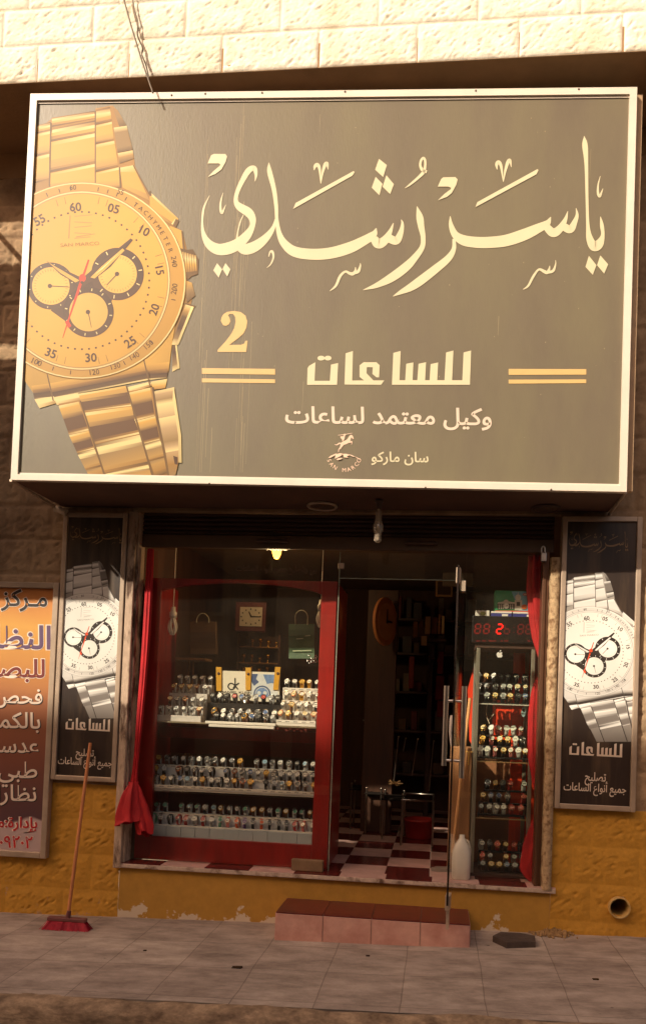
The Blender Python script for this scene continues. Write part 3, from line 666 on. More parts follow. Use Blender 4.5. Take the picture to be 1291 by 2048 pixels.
for deg in (-112, -104, -97, -80, -74, -68, -62, -55, 6, 12, 42, 63, 97, 108, 118, 130):
    a = math.radians(deg); p = (DC[0]+191*math.cos(a), DC[1]+189*math.sin(a)); q = (DC[0]+182*math.cos(a), DC[1]+181*math.sin(a)); nx_, ny_ = -math.sin(a)*.9, math.cos(a)*.9
    A('brown', (p[0]-nx_, p[1]-ny_), (p[0]+nx_, p[1]+ny_), (q[0]+nx_, q[1]+ny_), (q[0]-nx_, q[1]-ny_))
for dx in range(5):                                          # the twelve built of thin lines
    y0 = 433+dx*11; A('mid2', (150,y0),(186-dx,y0-3+(dx % 2)*5),(186-dx,y0-1.5+(dx % 2)*5),(150,y0+1.6))
A('mid2', (140,432),(142.5,432),(140,478),(137.5,478)); A('mid2', (153,474),(191,468),(191,469.5),(153,476))
SUBS = (((103, 573), 47, 37.5, range(20)), ((236, 549), 52.5, 38.5, range(20)), ((178, 625), 50.5, 38.5, range(12)))
A('brown', (103,622),(148,655),(150,600),(130,560)); A('brown', (120,560),(150,585),(190,600),(215,598),(195,560),(168,560)); A('brown', (140,600),(160,580),(205,580),(225,600),(215,640),(140,640))
for c, ro, ri, tk in SUBS: ring('brown', c, ro, ro)
for c, ro, ri, tk in SUBS:
    ring('gold4', c, ri, ri, 48)
    for i in tk:
        a = 2*math.pi*i/len(tk)+.15; p = (c[0]+(ro-3)*math.cos(a), c[1]+(ro-3)*math.sin(a)); q = (c[0]+(ri+4)*math.cos(a), c[1]+(ri+4)*math.sin(a)); nx_, ny_ = -math.sin(a)*1.0, math.cos(a)*1.0
        if len(tk) == 12 or i % 2: A('lite', (p[0]-nx_, p[1]-ny_), (p[0]+nx_, p[1]+ny_), (q[0]+nx_, q[1]+ny_), (q[0]-nx_, q[1]-ny_))
    if len(tk) > 12:
        for i in range(36):
            a = 2*math.pi*i/36; p = (c[0]+(ri-3)*math.cos(a), c[1]+(ri-3)*math.sin(a)); q = (c[0]+(ri-8)*math.cos(a), c[1]+(ri-8)*math.sin(a)); nx_, ny_ = -math.sin(a)*.45, math.cos(a)*.45
            A('mid', (p[0]-nx_, p[1]-ny_), (p[0]+nx_, p[1]+ny_), (q[0]+nx_, q[1]+ny_), (q[0]-nx_, q[1]-ny_))
A('brown', *ell(101,573,4.5,4.5,12)); A('brown', (103,572),(140,574.5),(140,576),(103,574)); A('brown', *ell(235,549,4.5,4.5,12)); A('brown', (234,549),(236,550),(215,572),(213.5,571)); A('brown', *ell(177,625,4.5,4.5,12)); A('brown', (176.5,625),(178.5,625),(184.5,656),(183.5,656))
A('brown', (150,583),(160,562),(200,528),(262,478),(267,481),(222,535),(186,563)); A('gold', (182,556),(204,534),(246,498),(250,502),(210,542),(190,558)); A('lite', (188,552),(206,536),(244,502),(206,539))
A('brown', (94,523),(112,532),(168,558),(160,572),(122,550)); A('gold', (97,525),(112,534),(160,562),(152,566),(122,547))
A('red', (177,520),(180,521),(163,575),(140,640),(127,677),(126,676),(137,640),(158,572)); A('red', *ell(166,557,7,8,14)); A('red', (131,645),(137,640),(144,653),(138,657)); A('brown', *ell(165,566,3.2,3.2,10))
NUMS = [('60',152,415,24,3),('05',228,418,24,-14),('10',290,463,24,-28),('15',320,542,22,-78),('20',309,620,23,70),('25',261,685,24,33),('30',183,716,24,3),('35',103,707,24,-20),('55',80,441,24,30),('60',147,376,14,3),('55',242,385,14,-20),('100',75,725,16,-24),('120',190,745,15,6),('130',232,733,15,17),('140',270,713,15,28),('150',298,690,15,42),('240',349,524,15,-82),('200',349,579,15,80)]
GOLD = dict(gold=(192,148,66), gold2=(176,132,56), gold3=(196,148,60), gold4=(204,160,78), mid=(146,106,48), mid2=(166,128,66), lite=(214,190,130), dark=(96,70,36), brown=(74,48,28), deep=(92,62,34), shade=(136,108,66), pink=(172,142,100), red=(190,50,20))
SILV = dict(gold=(214,208,198), gold2=(206,200,190), gold3=(222,216,204), gold4=(228,222,210), mid=(150,142,132), mid2=(178,172,162), lite=(232,228,218), dark=(70,62,56), brown=(52,44,38), deep=(122,114,106), shade=(120,112,104), pink=(150,142,134), red=(206,70,36))
def print_mat(name):
    m = bpy.data.materials.new(name); m.use_nodes = True; n = m.node_tree; p = n.nodes['Principled BSDF']; p.inputs['Roughness'].default_value = .48; p.inputs['Specular IOR Level'].default_value = .28
    at_n = n.nodes.new('ShaderNodeAttribute'); at_n.attribute_name = 'ink'; n.links.new(at_n.outputs['Color'], p.inputs['Base Color'])
    MATS[name] = m; return m
m_print = print_mat('watch_print')
def tone_at(pal, t, x, y, y0, y1):                          # printed tone with the soft metal shading of the printed picture
    c = np.array(lin(pal[t]))
    if t in ('brown', 'red', 'dark'):
        return c*(1.25 if (y1-y0) > 8 and (y-y0)/(y1-y0) > .6 else .95)
    dx, dy = x-DC[0], y-DC[1]; rr = math.hypot(dx/1.03, dy)
    if rr < 215 and t in ('gold', 'gold2', 'gold3', 'gold4', 'mid2', 'lite'):
        a = math.atan2(dy, dx); return c*(1+.10*math.cos(2*a+1.0)-.05*math.sin(a))
    u = (y-y0)/(y1-y0) if y1-y0 > 4 else .5
    return c*(1.16-.42*u+.10*math.sin(x*.05))
def watch_picture(parent, fn, edges, pal, ymax=9999, off=.0012, text=True):
    b = MB(); k = 0; cols = []
    def fill(c):
        while len(cols) < len(b.v): cols.append(tuple(c)+(1,))
    for t, p in ART:
        if min(q[1] for q in p) > ymax: continue
        q = clip(p, edges)
        if len(q) < 3: continue
        small = len(p) == 4 and abs(p[0][0]-p[2][0])+abs(p[0][1]-p[2][1]) < 16
        if not small: k += 1
        y0, y1 = min(v[1] for v in p), max(v[1] for v in p); n0 = len(b.v)
        b.poly([fn(x, y, off+k*.00002+(.00004 if small else 0)) for x, y in q])
        if len(b.v)-n0 == len(q):
            if isinstance(t, tuple):
                ca_, cb_ = np.array(lin(pal[t[0]])), np.array(lin(pal[t[1]])); (ax_, ay_), (bx_, by_), (cx_, cy_), (dx_, dy_) = p
                ux, uy = (dx_+cx_-ax_-bx_)/2, (dy_+cy_-ay_-by_)/2; L2 = ux*ux+uy*uy+1e-6
                for x, y in q:
                    u = min(1, max(0, ((x-(ax_+bx_)/2)*ux+(y-(ay_+by_)/2)*uy)/L2)); cols.append(tuple(ca_*(1-u)+cb_*u)+(1,))
            else:
                for x, y in q: cols.append(tuple(np.clip(tone_at(pal, t, x, y, y0, y1), 0, 1))+(1,))
        fill(lin(pal[t if isinstance(t, str) else t[0]]))
    if text:
        for s_, x, y, h, r in NUMS:
            if all(e[0]*x+e[1]*y+e[2] > 12 for e in edges): put_text(b, s_, fn, x, y, h, 'c', rot=r, off=off+(k+2)*.00002, vcen=True, bold=.02 if h > 20 else 0)
        for i, ch in enumerate('TACHYMETER'):
            a = math.radians(-55+i*4.0); x, y = DC[0]+187*math.cos(a), DC[1]+185*math.sin(a)
            if all(e[0]*x+e[1]*y+e[2] > 4 for e in edges): put_text(b, ch, fn, x, y, 13, 'c', rot=-math.degrees(a)-90, off=off+(k+2)*.00002, vcen=True)
        fill(lin(pal['brown']))
        put_text(b, 'SAN MARCO', fn, 161, 493, 10, 'c', width=78, rot=3, off=off+(k+2)*.00002)
        fill(lin(pal['mid']))
    o = b.build('watch_picture', m_print, parent, recalc=False)
    ca = o.data.color_attributes.new('ink', 'FLOAT_COLOR', 'POINT'); ca.data.foreach_set('color', [v for c in cols for v in c])
    return o
def hp(x0, y0, x1, y1, inside):                             # half-plane through two points holding the point inside
    a, c = y1-y0, x0-x1; n = math.hypot(a, c); a /= n; c /= n; d = -(a*x0+c*y0)
    return (a, c, d) if a*inside[0]+c*inside[1]+d > 0 else (-a, -c, -d)
watch_picture(sign, sg, [hp(77, 210, 41, 948, (300, 500)), hp(40, 948, 640, 959, (300, 500))], GOLD)

# ------------------------------------------------------------------ narrow side panels and the orange sign
def panel(label, X0, X1, Z0, Z1, fx, fy, cx, cy, ax, ay, cal, word, l1, l2):
    t = thing('side_panel', label, 'sign', ((X0+X1)/2, -.03, Z0), 'narrow watch panels beside the shop front')
    Y = -.044; fw = .036
    b = MB(); b.bbox((X0, -.062, Z0), (X0+fw, -.014, Z1), .005); b.bbox((X1-fw, -.062, Z0), (X1, -.014, Z1), .005); b.bbox((X0+fw, -.0615, Z0), (X1-fw, -.0145, Z0+fw), .005); b.bbox((X0+fw, -.0615, Z1-fw), (X1-fw, -.0145, Z1), .005); b.build('frame', m_gray_al, t)
    b = MB(); b.box((X0+fw*.6, Y, Z0+fw*.6), (X1-fw*.6, -.02, Z1-fw*.6)); b.build('face', patchy('black_panel_print', (50, 38, 31), (98, 78, 58), .46, .74, 2.2, .4, (2.5, 1, .3), bump=.05, var=.12, spec=.5) if 'black_panel_print' not in MATS else MATS['black_panel_print'], t)
    ix0, ix1 = X0+fw, X1-fw
    def fn(x, y, o): v = at(x, y, Y); v.y -= o; return v
    def art(x, y, o):
        return fn(ax*(x-165)+cx+fx*(y-562), ay*(y-562)+cy+fy*(x-165), o*.5+.0008)
    # clip edges in art coordinates
    qa, qb = (ix0, ix1)
    def px_of(X, Z):
        v = Vector((X, Y, Z))-Vector(CAM); z = v.dot(Vector(_fwd)); return (PX+F*v.dot(Vector(_r))/z, PY+F*v.dot(Vector(_d))/z)
    det = ax*ay-fx*fy
    def inv(p):
        u, v = p[0]-cx, p[1]-cy; return ((ay*u-fx*v)/det+165, (ax*v-fy*u)/det+562)
    mid = inv(px_of((ix0+ix1)/2, (Z0+Z1)/2))
    a0, a1 = inv(px_of(ix0, Z0)), inv(px_of(ix0, Z1)); b0, b1 = inv(px_of(ix1, Z0)), inv(px_of(ix1, Z1))
    watch_picture(t, art, [hp(*a0, *a1, mid), hp(*b0, *b1, mid)], SILV, ymax=880, off=.001)
    b = MB()
    kx, ky, ks = cal
    calligraphy(b, lambda x, y, o: fn(kx+(x-810)*ks[0], ky+(y-430)*ks[1]+(x-810)*ks[2], .0012+o*.1)); b.build('calligraphy', mat('dull_gold_print', (150, 116, 76), .45, var=.1), t)
    b = MB(); wx, wy, ws = word
    square_word(b, lambda x, y, o: fn(wx+(x-777)*ws[0], wy+(y-740)*ws[1]+(x-777)*.055*ws[0], .001+o*.3)); b.build('square_lettering', m_pale, t)
    b = MB(); put_text(b, arabic('تصليح'), fn, l1[0], l1[1], l1[2], 'c', width=l1[3], bold=.012, off=.002, rot=-3); b.build('lettering', m_pale, t)
    b = MB(); put_text(b, arabic('جميع أنواع الساعات'), fn, l2[0], l2[1], l2[2], 'c', width=l2[3], bold=.012, off=.002, rot=-3); b.build('lettering', m_pale, t)
    return t
panel('narrow black panel with silver watch left of the shop window beside the orange sign', -2.888, -2.380, .898, 2.935, 0, .0, 173.6, 1270, .418, .422, (193, 1070, (.127, .115, 0.01)), (176, 1450, (.272, .36)), (170, 1512, 20, 36), (170, 1530, 19, 108))
panel('narrow black panel with silver watch right of the red curtain above the drainpipe',   .840, 1.392, .868, 2.945, .012, .0, 1179.8, 1303.4, .483, .456, (1196, 1083, (.146, .145, 0.006)), (1190, 1500, (.325, .40)), (1189, 1562, 24, 42), (1188, 1583, 22, 125))
# small white pipe end clamped at the corner of the left panel
q = at(126, 1022, -.07); b = MB(); b.tube([q+Vector((-.06, -.0, .018)), q+Vector((.03, 0, -.012))], .026, 14); e = b.build('pipe_end', mat('white_plastic_pipe', (206, 186, 160), .5, var=.1)); tag(e, 'short white plastic pipe end fixed at the upper corner of the left watch panel', 'pipe')
# orange sign
osg = thing('orange_sign', 'orange and purple Arabic spectacles sign in an aluminium frame, cut by the picture edge', 'sign', (-3.5, -.03, .30))
OX0, OX1, OZ0, OZ1 = -4.30, -2.895, .302, 2.392
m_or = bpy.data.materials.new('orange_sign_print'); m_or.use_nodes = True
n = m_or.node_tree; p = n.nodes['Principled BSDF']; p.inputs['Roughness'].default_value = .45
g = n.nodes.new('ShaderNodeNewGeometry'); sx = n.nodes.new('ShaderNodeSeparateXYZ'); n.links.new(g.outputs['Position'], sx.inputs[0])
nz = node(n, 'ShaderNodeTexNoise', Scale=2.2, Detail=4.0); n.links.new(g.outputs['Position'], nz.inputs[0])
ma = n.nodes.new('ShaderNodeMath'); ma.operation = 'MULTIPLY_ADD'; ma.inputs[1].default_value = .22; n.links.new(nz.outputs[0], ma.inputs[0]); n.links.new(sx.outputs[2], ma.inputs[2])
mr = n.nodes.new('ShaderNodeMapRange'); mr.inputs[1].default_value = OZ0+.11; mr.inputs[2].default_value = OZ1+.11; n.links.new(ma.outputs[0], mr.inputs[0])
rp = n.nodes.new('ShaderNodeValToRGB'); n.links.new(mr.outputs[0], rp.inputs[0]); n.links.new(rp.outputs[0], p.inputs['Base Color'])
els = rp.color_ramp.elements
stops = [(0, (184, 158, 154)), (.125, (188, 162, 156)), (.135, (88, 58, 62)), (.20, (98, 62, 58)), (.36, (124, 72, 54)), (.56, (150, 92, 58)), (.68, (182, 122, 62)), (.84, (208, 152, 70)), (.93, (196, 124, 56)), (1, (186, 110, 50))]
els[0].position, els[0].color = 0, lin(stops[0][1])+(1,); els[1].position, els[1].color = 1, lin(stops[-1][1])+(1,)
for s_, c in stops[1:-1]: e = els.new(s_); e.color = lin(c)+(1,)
b = MB(); b.bbox((OX1-.045, -.066, OZ0), (OX1, -.012, OZ1), .005); b.bbox((OX0, -.066, OZ0), (OX0+.045, -.012, OZ1), .005); b.bbox((OX0+.045, -.0655, OZ0), (OX1-.045, -.0125, OZ0+.045), .005); b.bbox((OX0+.045, -.0655, OZ1-.045), (OX1-.045, -.0125, OZ1), .005); b.build('frame', m_gray_al, osg)
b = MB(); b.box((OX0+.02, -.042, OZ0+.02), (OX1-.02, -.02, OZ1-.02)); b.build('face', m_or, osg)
def of(x, y, o): v = at(x, y, -.042); v.y -= o; return v
ink = {k: mat('ink_'+k, v, .5, var=.04) for k, v in dict(black=(34, 22, 20), white=(228, 208, 188), purple=(92, 66, 96), maroon=(112, 40, 36), red=(190, 34, 40)).items()}
for s_, x, y, h, core, rim, bo in (('مـركز', 96, 1213, 46, 'black', 'white', .02), ('النظارات', 103, 1298, 64, 'purple', 'white', .02), ('للبصريات', 91, 1355, 50, 'maroon', 'white', .02), ('فحص', 85, 1408, 41, 'white', 'black', .013), ('بالكمبيوتر', 81, 1457, 44, 'white', 'black', .013), ('عدسات', 78, 1506, 42, 'white', 'black', .013), ('طبي و', 75, 1556, 46, 'white', 'black', .013), ('نظارات', 73, 1602, 44, 'white', 'black', .013), ('بإدارة:محمد', 76, 1656, 29, 'red', 'white', .02), ('٠٩٢٠٢', 67, 1696, 33, 'red', 'white', .02)):
    b = MB(); dx = (1.6, 1.6) if core == 'white' else (0, 0)
    sx_ = s_ if s_[0] == '٠' else arabic(s_)
    put_text(b, sx_, of, x+dx[0], y+dx[1], h, 'r', bold=bo+(.028 if rim == 'white' else 0.004), off=.001, rot=-1.5, mi=1)
    put_text(b, sx_, of, x-(1.2 if rim == 'white' else 0), y, h, 'r', bold=bo, off=.0025, rot=-1.5, mi=0); b.build('lettering', [ink[core], ink[rim]], osg)
# two unseen boards past the left edge, added and shaped to shade the wall
for z0, z1, lb in ((3.31, 5.128, 'large plain unseen board on brackets at the left, added to shade the wall'), (5.35, 5.885, 'low plain unseen board above the larger one, added to shade the wall')):
    nb = thing('shade_board', lb, 'sign', (-5, -.9, z0))
    b = MB(); b.bbox((-6.6, -1.25, z0), (-3.5, -1.10, z1), .01); b.build('box_body', m_gray_al, nb)
    for X in (-6.2, -3.9):
        b = MB(); b.tube([(X, -1.1, z0+.15), (X, 0.0, z0+.15)], .02, 8); b.build('bracket', m_gray_al, nb)
    b = MB(); b.box((-6.54, -1.257, z0+.06), (-3.56, -1.252, z1-.06)); b.build('face', mat('plain_face', (150, 130, 110), .5, var=.08), nb)
# ------------------------------------------------------------------ glass front and glass door
m_glass = glass_mat('shop_glass', (.95, .95, .92), 1.45, .018); m_glass2 = glass_mat('cabinet_glass', (.97, .98, .96), 1.3)
m_gedge = mat('green_glass_edge', (150, 156, 136), .25, var=.1); m_chrome = mat('brushed_steel', (206, 198, 190), .28, 1.0, var=.08, scale=12)
m_dedge = mat('dark_glass_edge', (38, 30, 26), .2, var=.1)
GY = .08
win = thing('shop_window', 'frameless glass shop front with faint lettering above the watch display', 'shop window', (-1.0, GY, .303))
for x0, x1, z0, z1 in ((-2.297, -.772, .303, 2.70), (-.766, .172, 2.497, 2.70), (.178, .717, .303, 2.70)):
    b = MB(); b.box((x0, GY, z0), (x1, GY+.008, z1)); b.build('pane', m_glass, win)
b = MB(); b.bbox((-.7715, GY-.001, .303), (-.7665, GY+.009, 2.69), .001); b.bbox((-.766, GY-.001, 2.490), (.172, GY+.009, 2.496), .001); b.build('edge_trim', m_gedge, win)
q = at(682, 1132, GY); b = MB(); b.bbox((q.x-.022, GY-.012, q.z-.022), (q.x+.022, GY+.02, q.z+.022), .004); b.build('patch_fitting', m_gray_al, win)
b = MB(); put_text(b, arabic('بيع وتصليح جميع أنواع الساعات'), lambda x, y, o: at(x, y, GY-o), 553, 1143, 16, 'c', width=160, off=.002, bold=.01, rot=-1); b.build('lettering', mat('faded_window_lettering', (112, 84, 62), .7, var=.1), win)
H0 = Vector((.165, GY+.004, 0)); q = at(905, 1460, -.60); H1 = Vector((q.x, -.60, 0)); dv = (H1-H0).normalized(); pn = Vector((-dv.y, dv.x, 0))
door = thing('glass_door', 'frameless glass door standing wide open towards the street, seen edge on', 'door', (H0.x, H0.y, .3))
def dp(s_, o, z): v = H0+dv*s_+pn*o; return Vector((v.x, v.y, z))
def dbox(b, s0, s1, o0, o1, z0, z1, mi=0):
    b.prism([(s0, z0), (s1, z0), (s1, z1), (s0, z1)], lambda u, v, d: dp(u, d, v), o0, o1, mi)
DL = (H1-H0).length
b = MB(); dbox(b, .006, DL-.012, -.005, .005, .288, 2.468); b.build('pane', glass_mat('door_glass', (.97, .98, .97), 1.3, .008, .25), door)
b = MB(); dbox(b, DL-.0115, DL, -.006, .006, .284, 2.474); b.build('edge_trim', m_dedge, door)
b = MB(); dbox(b, DL-.10, DL-.013, -.014, .014, 2.36, 2.46); dbox(b, 0, .10, -.014, .014, 2.40, 2.476); dbox(b, DL-.12, DL-.0125, -.016, .016, .25, .34); dbox(b, DL-.10, DL-.05, -.01, .01, .12, .249); b.build('patch_fitting', m_gray_al, door)
for sd, y0, y1 in ((1, 1372, 1555), (-1, 1372, 1532)):
    s_ = DL-.09; zc0 = at(905, y1, -.5).z; zc1 = at(905, y0, -.5).z; o = sd*.058
    b = MB(); b.tube([dp(s_, o, zc0), dp(s_, o, zc1)], .0175, 14)
    for yy in (1402, 1521): zz = at(905, yy, -.5).z; b.tube([dp(s_, sd*.006, zz), dp(s_, o, zz)], .010, 10)
    b.build('handle', m_chrome, door)
q0 = dp(DL-.09, -.02, at(905, 1440, -.5).z); b = MB(); b.tube([q0+Vector((0, -.03, .03)), q0+Vector((.004, -.035, 0)), q0+Vector((-.004, -.03, -.08)), q0+Vector((.006, -.035, -.17))], [.008, .016, .009, .006], 8)
tag(b.build('cloth_strip', mat('white_cloth', (206, 196, 184), .9, var=.1)), 'thin white cloth strip tied to the steel door handle', 'cloth')

# ------------------------------------------------------------------ curtains
m_red = mat('red_curtain_cloth', (176, 17, 23), .75, var=.2, scale=5, bump=.2, bscale=120)
def cloth_tube(t, secs, Y0, dep, nf, ph, Yf=None):
    S = cr_pts([(s_[0], s_[1], s_[2]) for s_ in secs], 8); N = 72; b = MB(); vs = []; fs = []; n_ = len(S)
    for j, (cx, cy, hw) in enumerate(S):
        Yc = Y0 if Yf is None else Y0+(Yf-Y0)*j/n_
        c = at(cx, cy, Yc); e = (at(cx+hw, cy, Yc)-c).length; low = max(0, 1-(n_-1-j)/14)
        for k in range(N):
            a = 2*math.pi*k/N; f = 1+(.20+.12*low)*math.sin(nf*a+ph+.6*math.sin(j*.11))+.07*math.sin(2*nf*a+j*.05)
            f += .06*noise.noise(Vector((math.cos(a)*6, math.sin(a)*6, j*.3+ph)))+.12*noise.noise(Vector((math.cos(a)*1.5, math.sin(a)*1.5, j*.12+ph)))
            vs.append((c.x+e*f*math.cos(a), Yc+dep*f*math.sin(a)*min(1.2, .35+e/.06), c.z+.02*math.sin(a+ph+.7)*low+.01*math.sin(3*a)*low))
    for j in range(n_-1):
        for k in range(N): fs.append((j*N+k, j*N+(k+1) % N, (j+1)*N+(k+1) % N, (j+1)*N+k))
    b.add(vs, fs, 0, True); b.build('cloth', m_red, t, recalc=False)
def curtain(label, secs, Y0, dep, nf, ph, Yf=None):
    t = thing('curtain', label, 'curtain', tuple(at(secs[0][0], secs[0][1], Y0)), 'red curtains at the sides of the shop front')
    cloth_tube(t, secs, Y0, dep, nf, ph, Yf); return t, None
cl, S_ = curtain('long red curtain knotted low beside the left door jamb', [(302,1098,5),(299,1150,6),(294,1250,6),(287,1350,6),(278,1450,5.5),(271,1530,4.5),(268,1560,6),(267,1578,7)], .045, .022, 7, .4, -.0)
cloth_tube(cl, [(266,1564,5),(262,1582,11),(257,1608,17),(254,1632,20),(253,1646,19)], -.03, .030, 5, 1.1, -.085)
cloth_tube(cl, [(269,1564,5),(275,1586,10),(282,1618,14),(288,1648,16),(291,1668,12)], -.01, .028, 4, 2.2, -.05)
q = at(267, 1566, -.0); b = MB(); b.tube([(q.x+.03*math.cos(a), -.0+.03*math.sin(a), q.z+.004*math.sin(2*a)) for a in [i*math.pi/8 for i in range(17)]], .009, 8); b.build('tie', m_red, cl)
crt, S_ = curtain('long red curtain gathered twice beside the right watch cabinet', [(1075,1112,15.9),(1077,1160,19.5),(1081,1220,22.0),(1085,1280,17.1),(1088,1325,8.5),(1089,1342,6.1),(1082,1368,13.4),(1077,1420,18.3),(1077,1500,18.3),(1080,1560,14.6),(1084,1612,9.8),(1078,1650,15.9),(1071,1700,23.2),(1068,1735,23.2),(1074,1757,13.4)], .155, .03, 6, 1.3)
for yy in (1342, 1612):
    q = at(1088 if yy < 1400 else 1084, yy, .155); b = MB(); b.tube([(q.x+.032*math.cos(a), .155+.034*math.sin(a), q.z+.004*math.sin(2*a)) for a in [i*math.pi/8 for i in range(17)]], .007, 8); b.tube([(q.x-.02, .12, q.z), (q.x-.035, .115, q.z-.05), (q.x-.03, .115, q.z-.07)], .004, 6); b.build('tie', mat('white_cord', (214, 200, 186), .8), crt)

# ------------------------------------------------------------------ red display cabinet behind the left glass
CY = .13
m_cab = mat('red_painted_wood', (146, 22, 13), .35, var=.22, scale=3.5, stretch=(4, 4, .8), bump=.08, bscale=30, coat=.3)
cab = thing('display_cabinet', 'red painted wooden display cabinet with arched opening full of watches', 'cabinet', (-1.53, CY+.3, .303))
b = MB()
XL, XR, ZT, ZB = -2.285, -.788, 2.475, .304
XLi, XRi, ZBi = at(303, 1640, CY).x, at(643, 1185, CY).x, at(470, 1681, CY).z
b.bbox((XL, CY-.012, ZB), (XLi, CY+.03, ZT), .004); b.bbox((XRi, CY-.012, ZB), (XR, CY+.03, ZT), .004); b.bbox((XLi, CY-.011, ZB), (XRi, CY+.029, ZBi), .004)
N = 24; arc = []
for i in range(N+1):
    u = i/N; arc.append((XLi+(XRi-XLi)*u, 2.375+.075*math.sin(math.pi*u)**.7))
b.prism(arc+[(XRi, ZT-.001), (XLi, ZT-.001)], lambda u, v, d: (u, d, v), CY-.010, CY+.028)
b.build('frame', m_cab, cab)
for x0, x1 in ((XL, XL+.025), (XR-.025, XR)): b = MB(); b.bbox((x0, CY+.031, ZB), (x1, CY+.62, ZT), .003); b.build('side_board', m_cab, cab)
zs_up = at(470, 1447, .2).z; zs_mid = at(470, 1583, .2).z; zs_bot = at(470, 1681, .2).z
m_shelf = mat('shelf_edge_white', (206, 196, 184), .4, var=.08)
for z, m_, d in ((zs_up, mat('glass_shelf_tint', (126, 112, 92), .2, var=.1), .5), (zs_mid, m_shelf, .5), (zs_bot, m_shelf, .5)):
    b = MB(); b.bbox((XL+.026, CY+.04, z-.014), (XR-.026, CY+d, z), .002); b.build('shelf', m_, cab)
b = MB(); b.box((XL+.026, CY+.585, zs_bot), (XR-.026, CY+.60, zs_mid-.10)); b.box((XL+.026, CY+.585, zs_mid+.24), (XR-.026, CY+.60, zs_up-.02)); b.build('back_board', mat('dark_red_wood', (110, 34, 20), .5, var=.3, scale=3), cab)
q0, q1 = at(450, 1462, .5), at(640, 1478, .5); b = MB(); b.bbox((XL+.03, .44, at(470, 1480, .46).z), (XR-.03, .47, at(470, 1458, .46).z), .003); b.build('cross_rail', m_cab, cab)

# ------------------------------------------------------------------ watches: one kit of parts per look, every watch its own thing
WC = {'steel': mat('steel_case', (190, 188, 184), .25, 1, var=.05), 'gold': mat('gold_case', (222, 172, 78), .25, 1, var=.05), 'black': mat('black_case', (34, 32, 32), .35, .3, var=.05), 'rose': mat('rose_case', (208, 140, 104), .25, 1, var=.05), 'white': mat('white_case', (220, 216, 208), .4, var=.03)}
WD = {'white': (232, 228, 214), 'cream': (226, 206, 160), 'black': (26, 25, 26), 'blue': (60, 92, 140), 'silver': (176, 176, 172), 'brown': (82, 52, 36), 'gold': (214, 170, 84), 'green': (92, 160, 132), 'pale blue': (150, 186, 204), 'red': (172, 48, 40), 'purple': (104, 64, 130), 'orange': (220, 104, 44)}
WD = {k: mat('dial_'+k.replace(' ', '_'), v, .3, var=.02) for k, v in WD.items()}
WS = {'black': (30, 28, 28), 'brown': (84, 48, 30), 'steel': None, 'gold': None, 'white': (220, 214, 204), 'grey': (118, 114, 110), 'red': (168, 40, 34), 'blue': (50, 66, 120), 'green': (96, 160, 120), 'purple': (96, 58, 120), 'orange': (214, 96, 46), 'yellow': (206, 168, 50), 'pink': (206, 120, 116)}
WS = {k: (WC['steel'] if k == 'steel' else WC['gold'] if k == 'gold' else mat('strap_'+k, v, .6, var=.1, scale=60)) for k, v in WS.items()}
m_hand = mat('watch_hand', (24, 22, 22), .4, var=0); m_handw = mat('watch_hand_pale', (224, 220, 206), .4, var=0)
_WK = {}; WSC = 1.16
def part_mesh(key, mb, mats):
    if key not in _WK:
        o = mb().build(key[0], mats, None); _WK[key] = o.data; bpy.data.objects.remove(o)
    return _WK[key]
TI = math.radians(34)
def fp(x, y, d, r):                                        # point on the tilted dial plane; d lifts it off
    return Vector((x, -.0085-d*math.cos(TI)+y*math.sin(TI), .050+y*math.cos(TI)+d*math.sin(TI)))
def mk_strap(r, metal):
    b = MB(); N = 24; vs = []; fs = []; w_ = r*.60
    for i in range(N):
        a = 2*math.pi*i/N; cy, cz = .018+.026*math.cos(a), .034+.034*math.sin(a)
        if metal: k = 1+.05*(i % 2)
        else: k = 1
        for (x, s_) in ((-w_, .97), (-w_*.8, 1.06), (w_*.8, 1.06), (w_, .97), (w_*.8, .90), (-w_*.8, .90)):
            vs.append((x, .018+.026*math.cos(a)*s_*k, .034+.034*math.sin(a)*s_*k))
    for i in range(N):
        for j in range(6): fs.append((i*6+j, i*6+(j+1) % 6, ((i+1) % N)*6+(j+1) % 6, ((i+1) % N)*6+j))
    b.add(vs, fs, 0, not metal); return b
def mk_case(r):
    b = MB(); n = 20; vs = []; fs = []
    prof = [(r*.92, -.006), (r, -.003), (r, .002), (r*.94, .0045), (r*.80, .0045), (r*.79, .0025), (0, .0025)]
    for rr, d in prof:
        for k in range(n): a = 2*math.pi*k/n; vs.append(fp(rr*math.cos(a), rr*math.sin(a), d, r))
    for i in range(len(prof)-1):
        for k in range(n): fs.append((i*n+k, i*n+(k+1) % n, (i+1)*n+(k+1) % n, (i+1)*n+k))
    b.add(vs, fs, 0, True); b.tube([fp(r*.98, 0, 0, r), fp(r*1.16, 0, 0, r)], r*.12, 6)
    for s_ in (-1, 1): b.tube([fp(-r*.45, s_*r*.9, -.002, r), fp(-r*.42, s_*r*1.2, -.004, r)], r*.12, 5); b.tube([fp(r*.45, s_*r*.9, -.002, r), fp(r*.42, s_*r*1.2, -.004, r)], r*.12, 5)
    return b
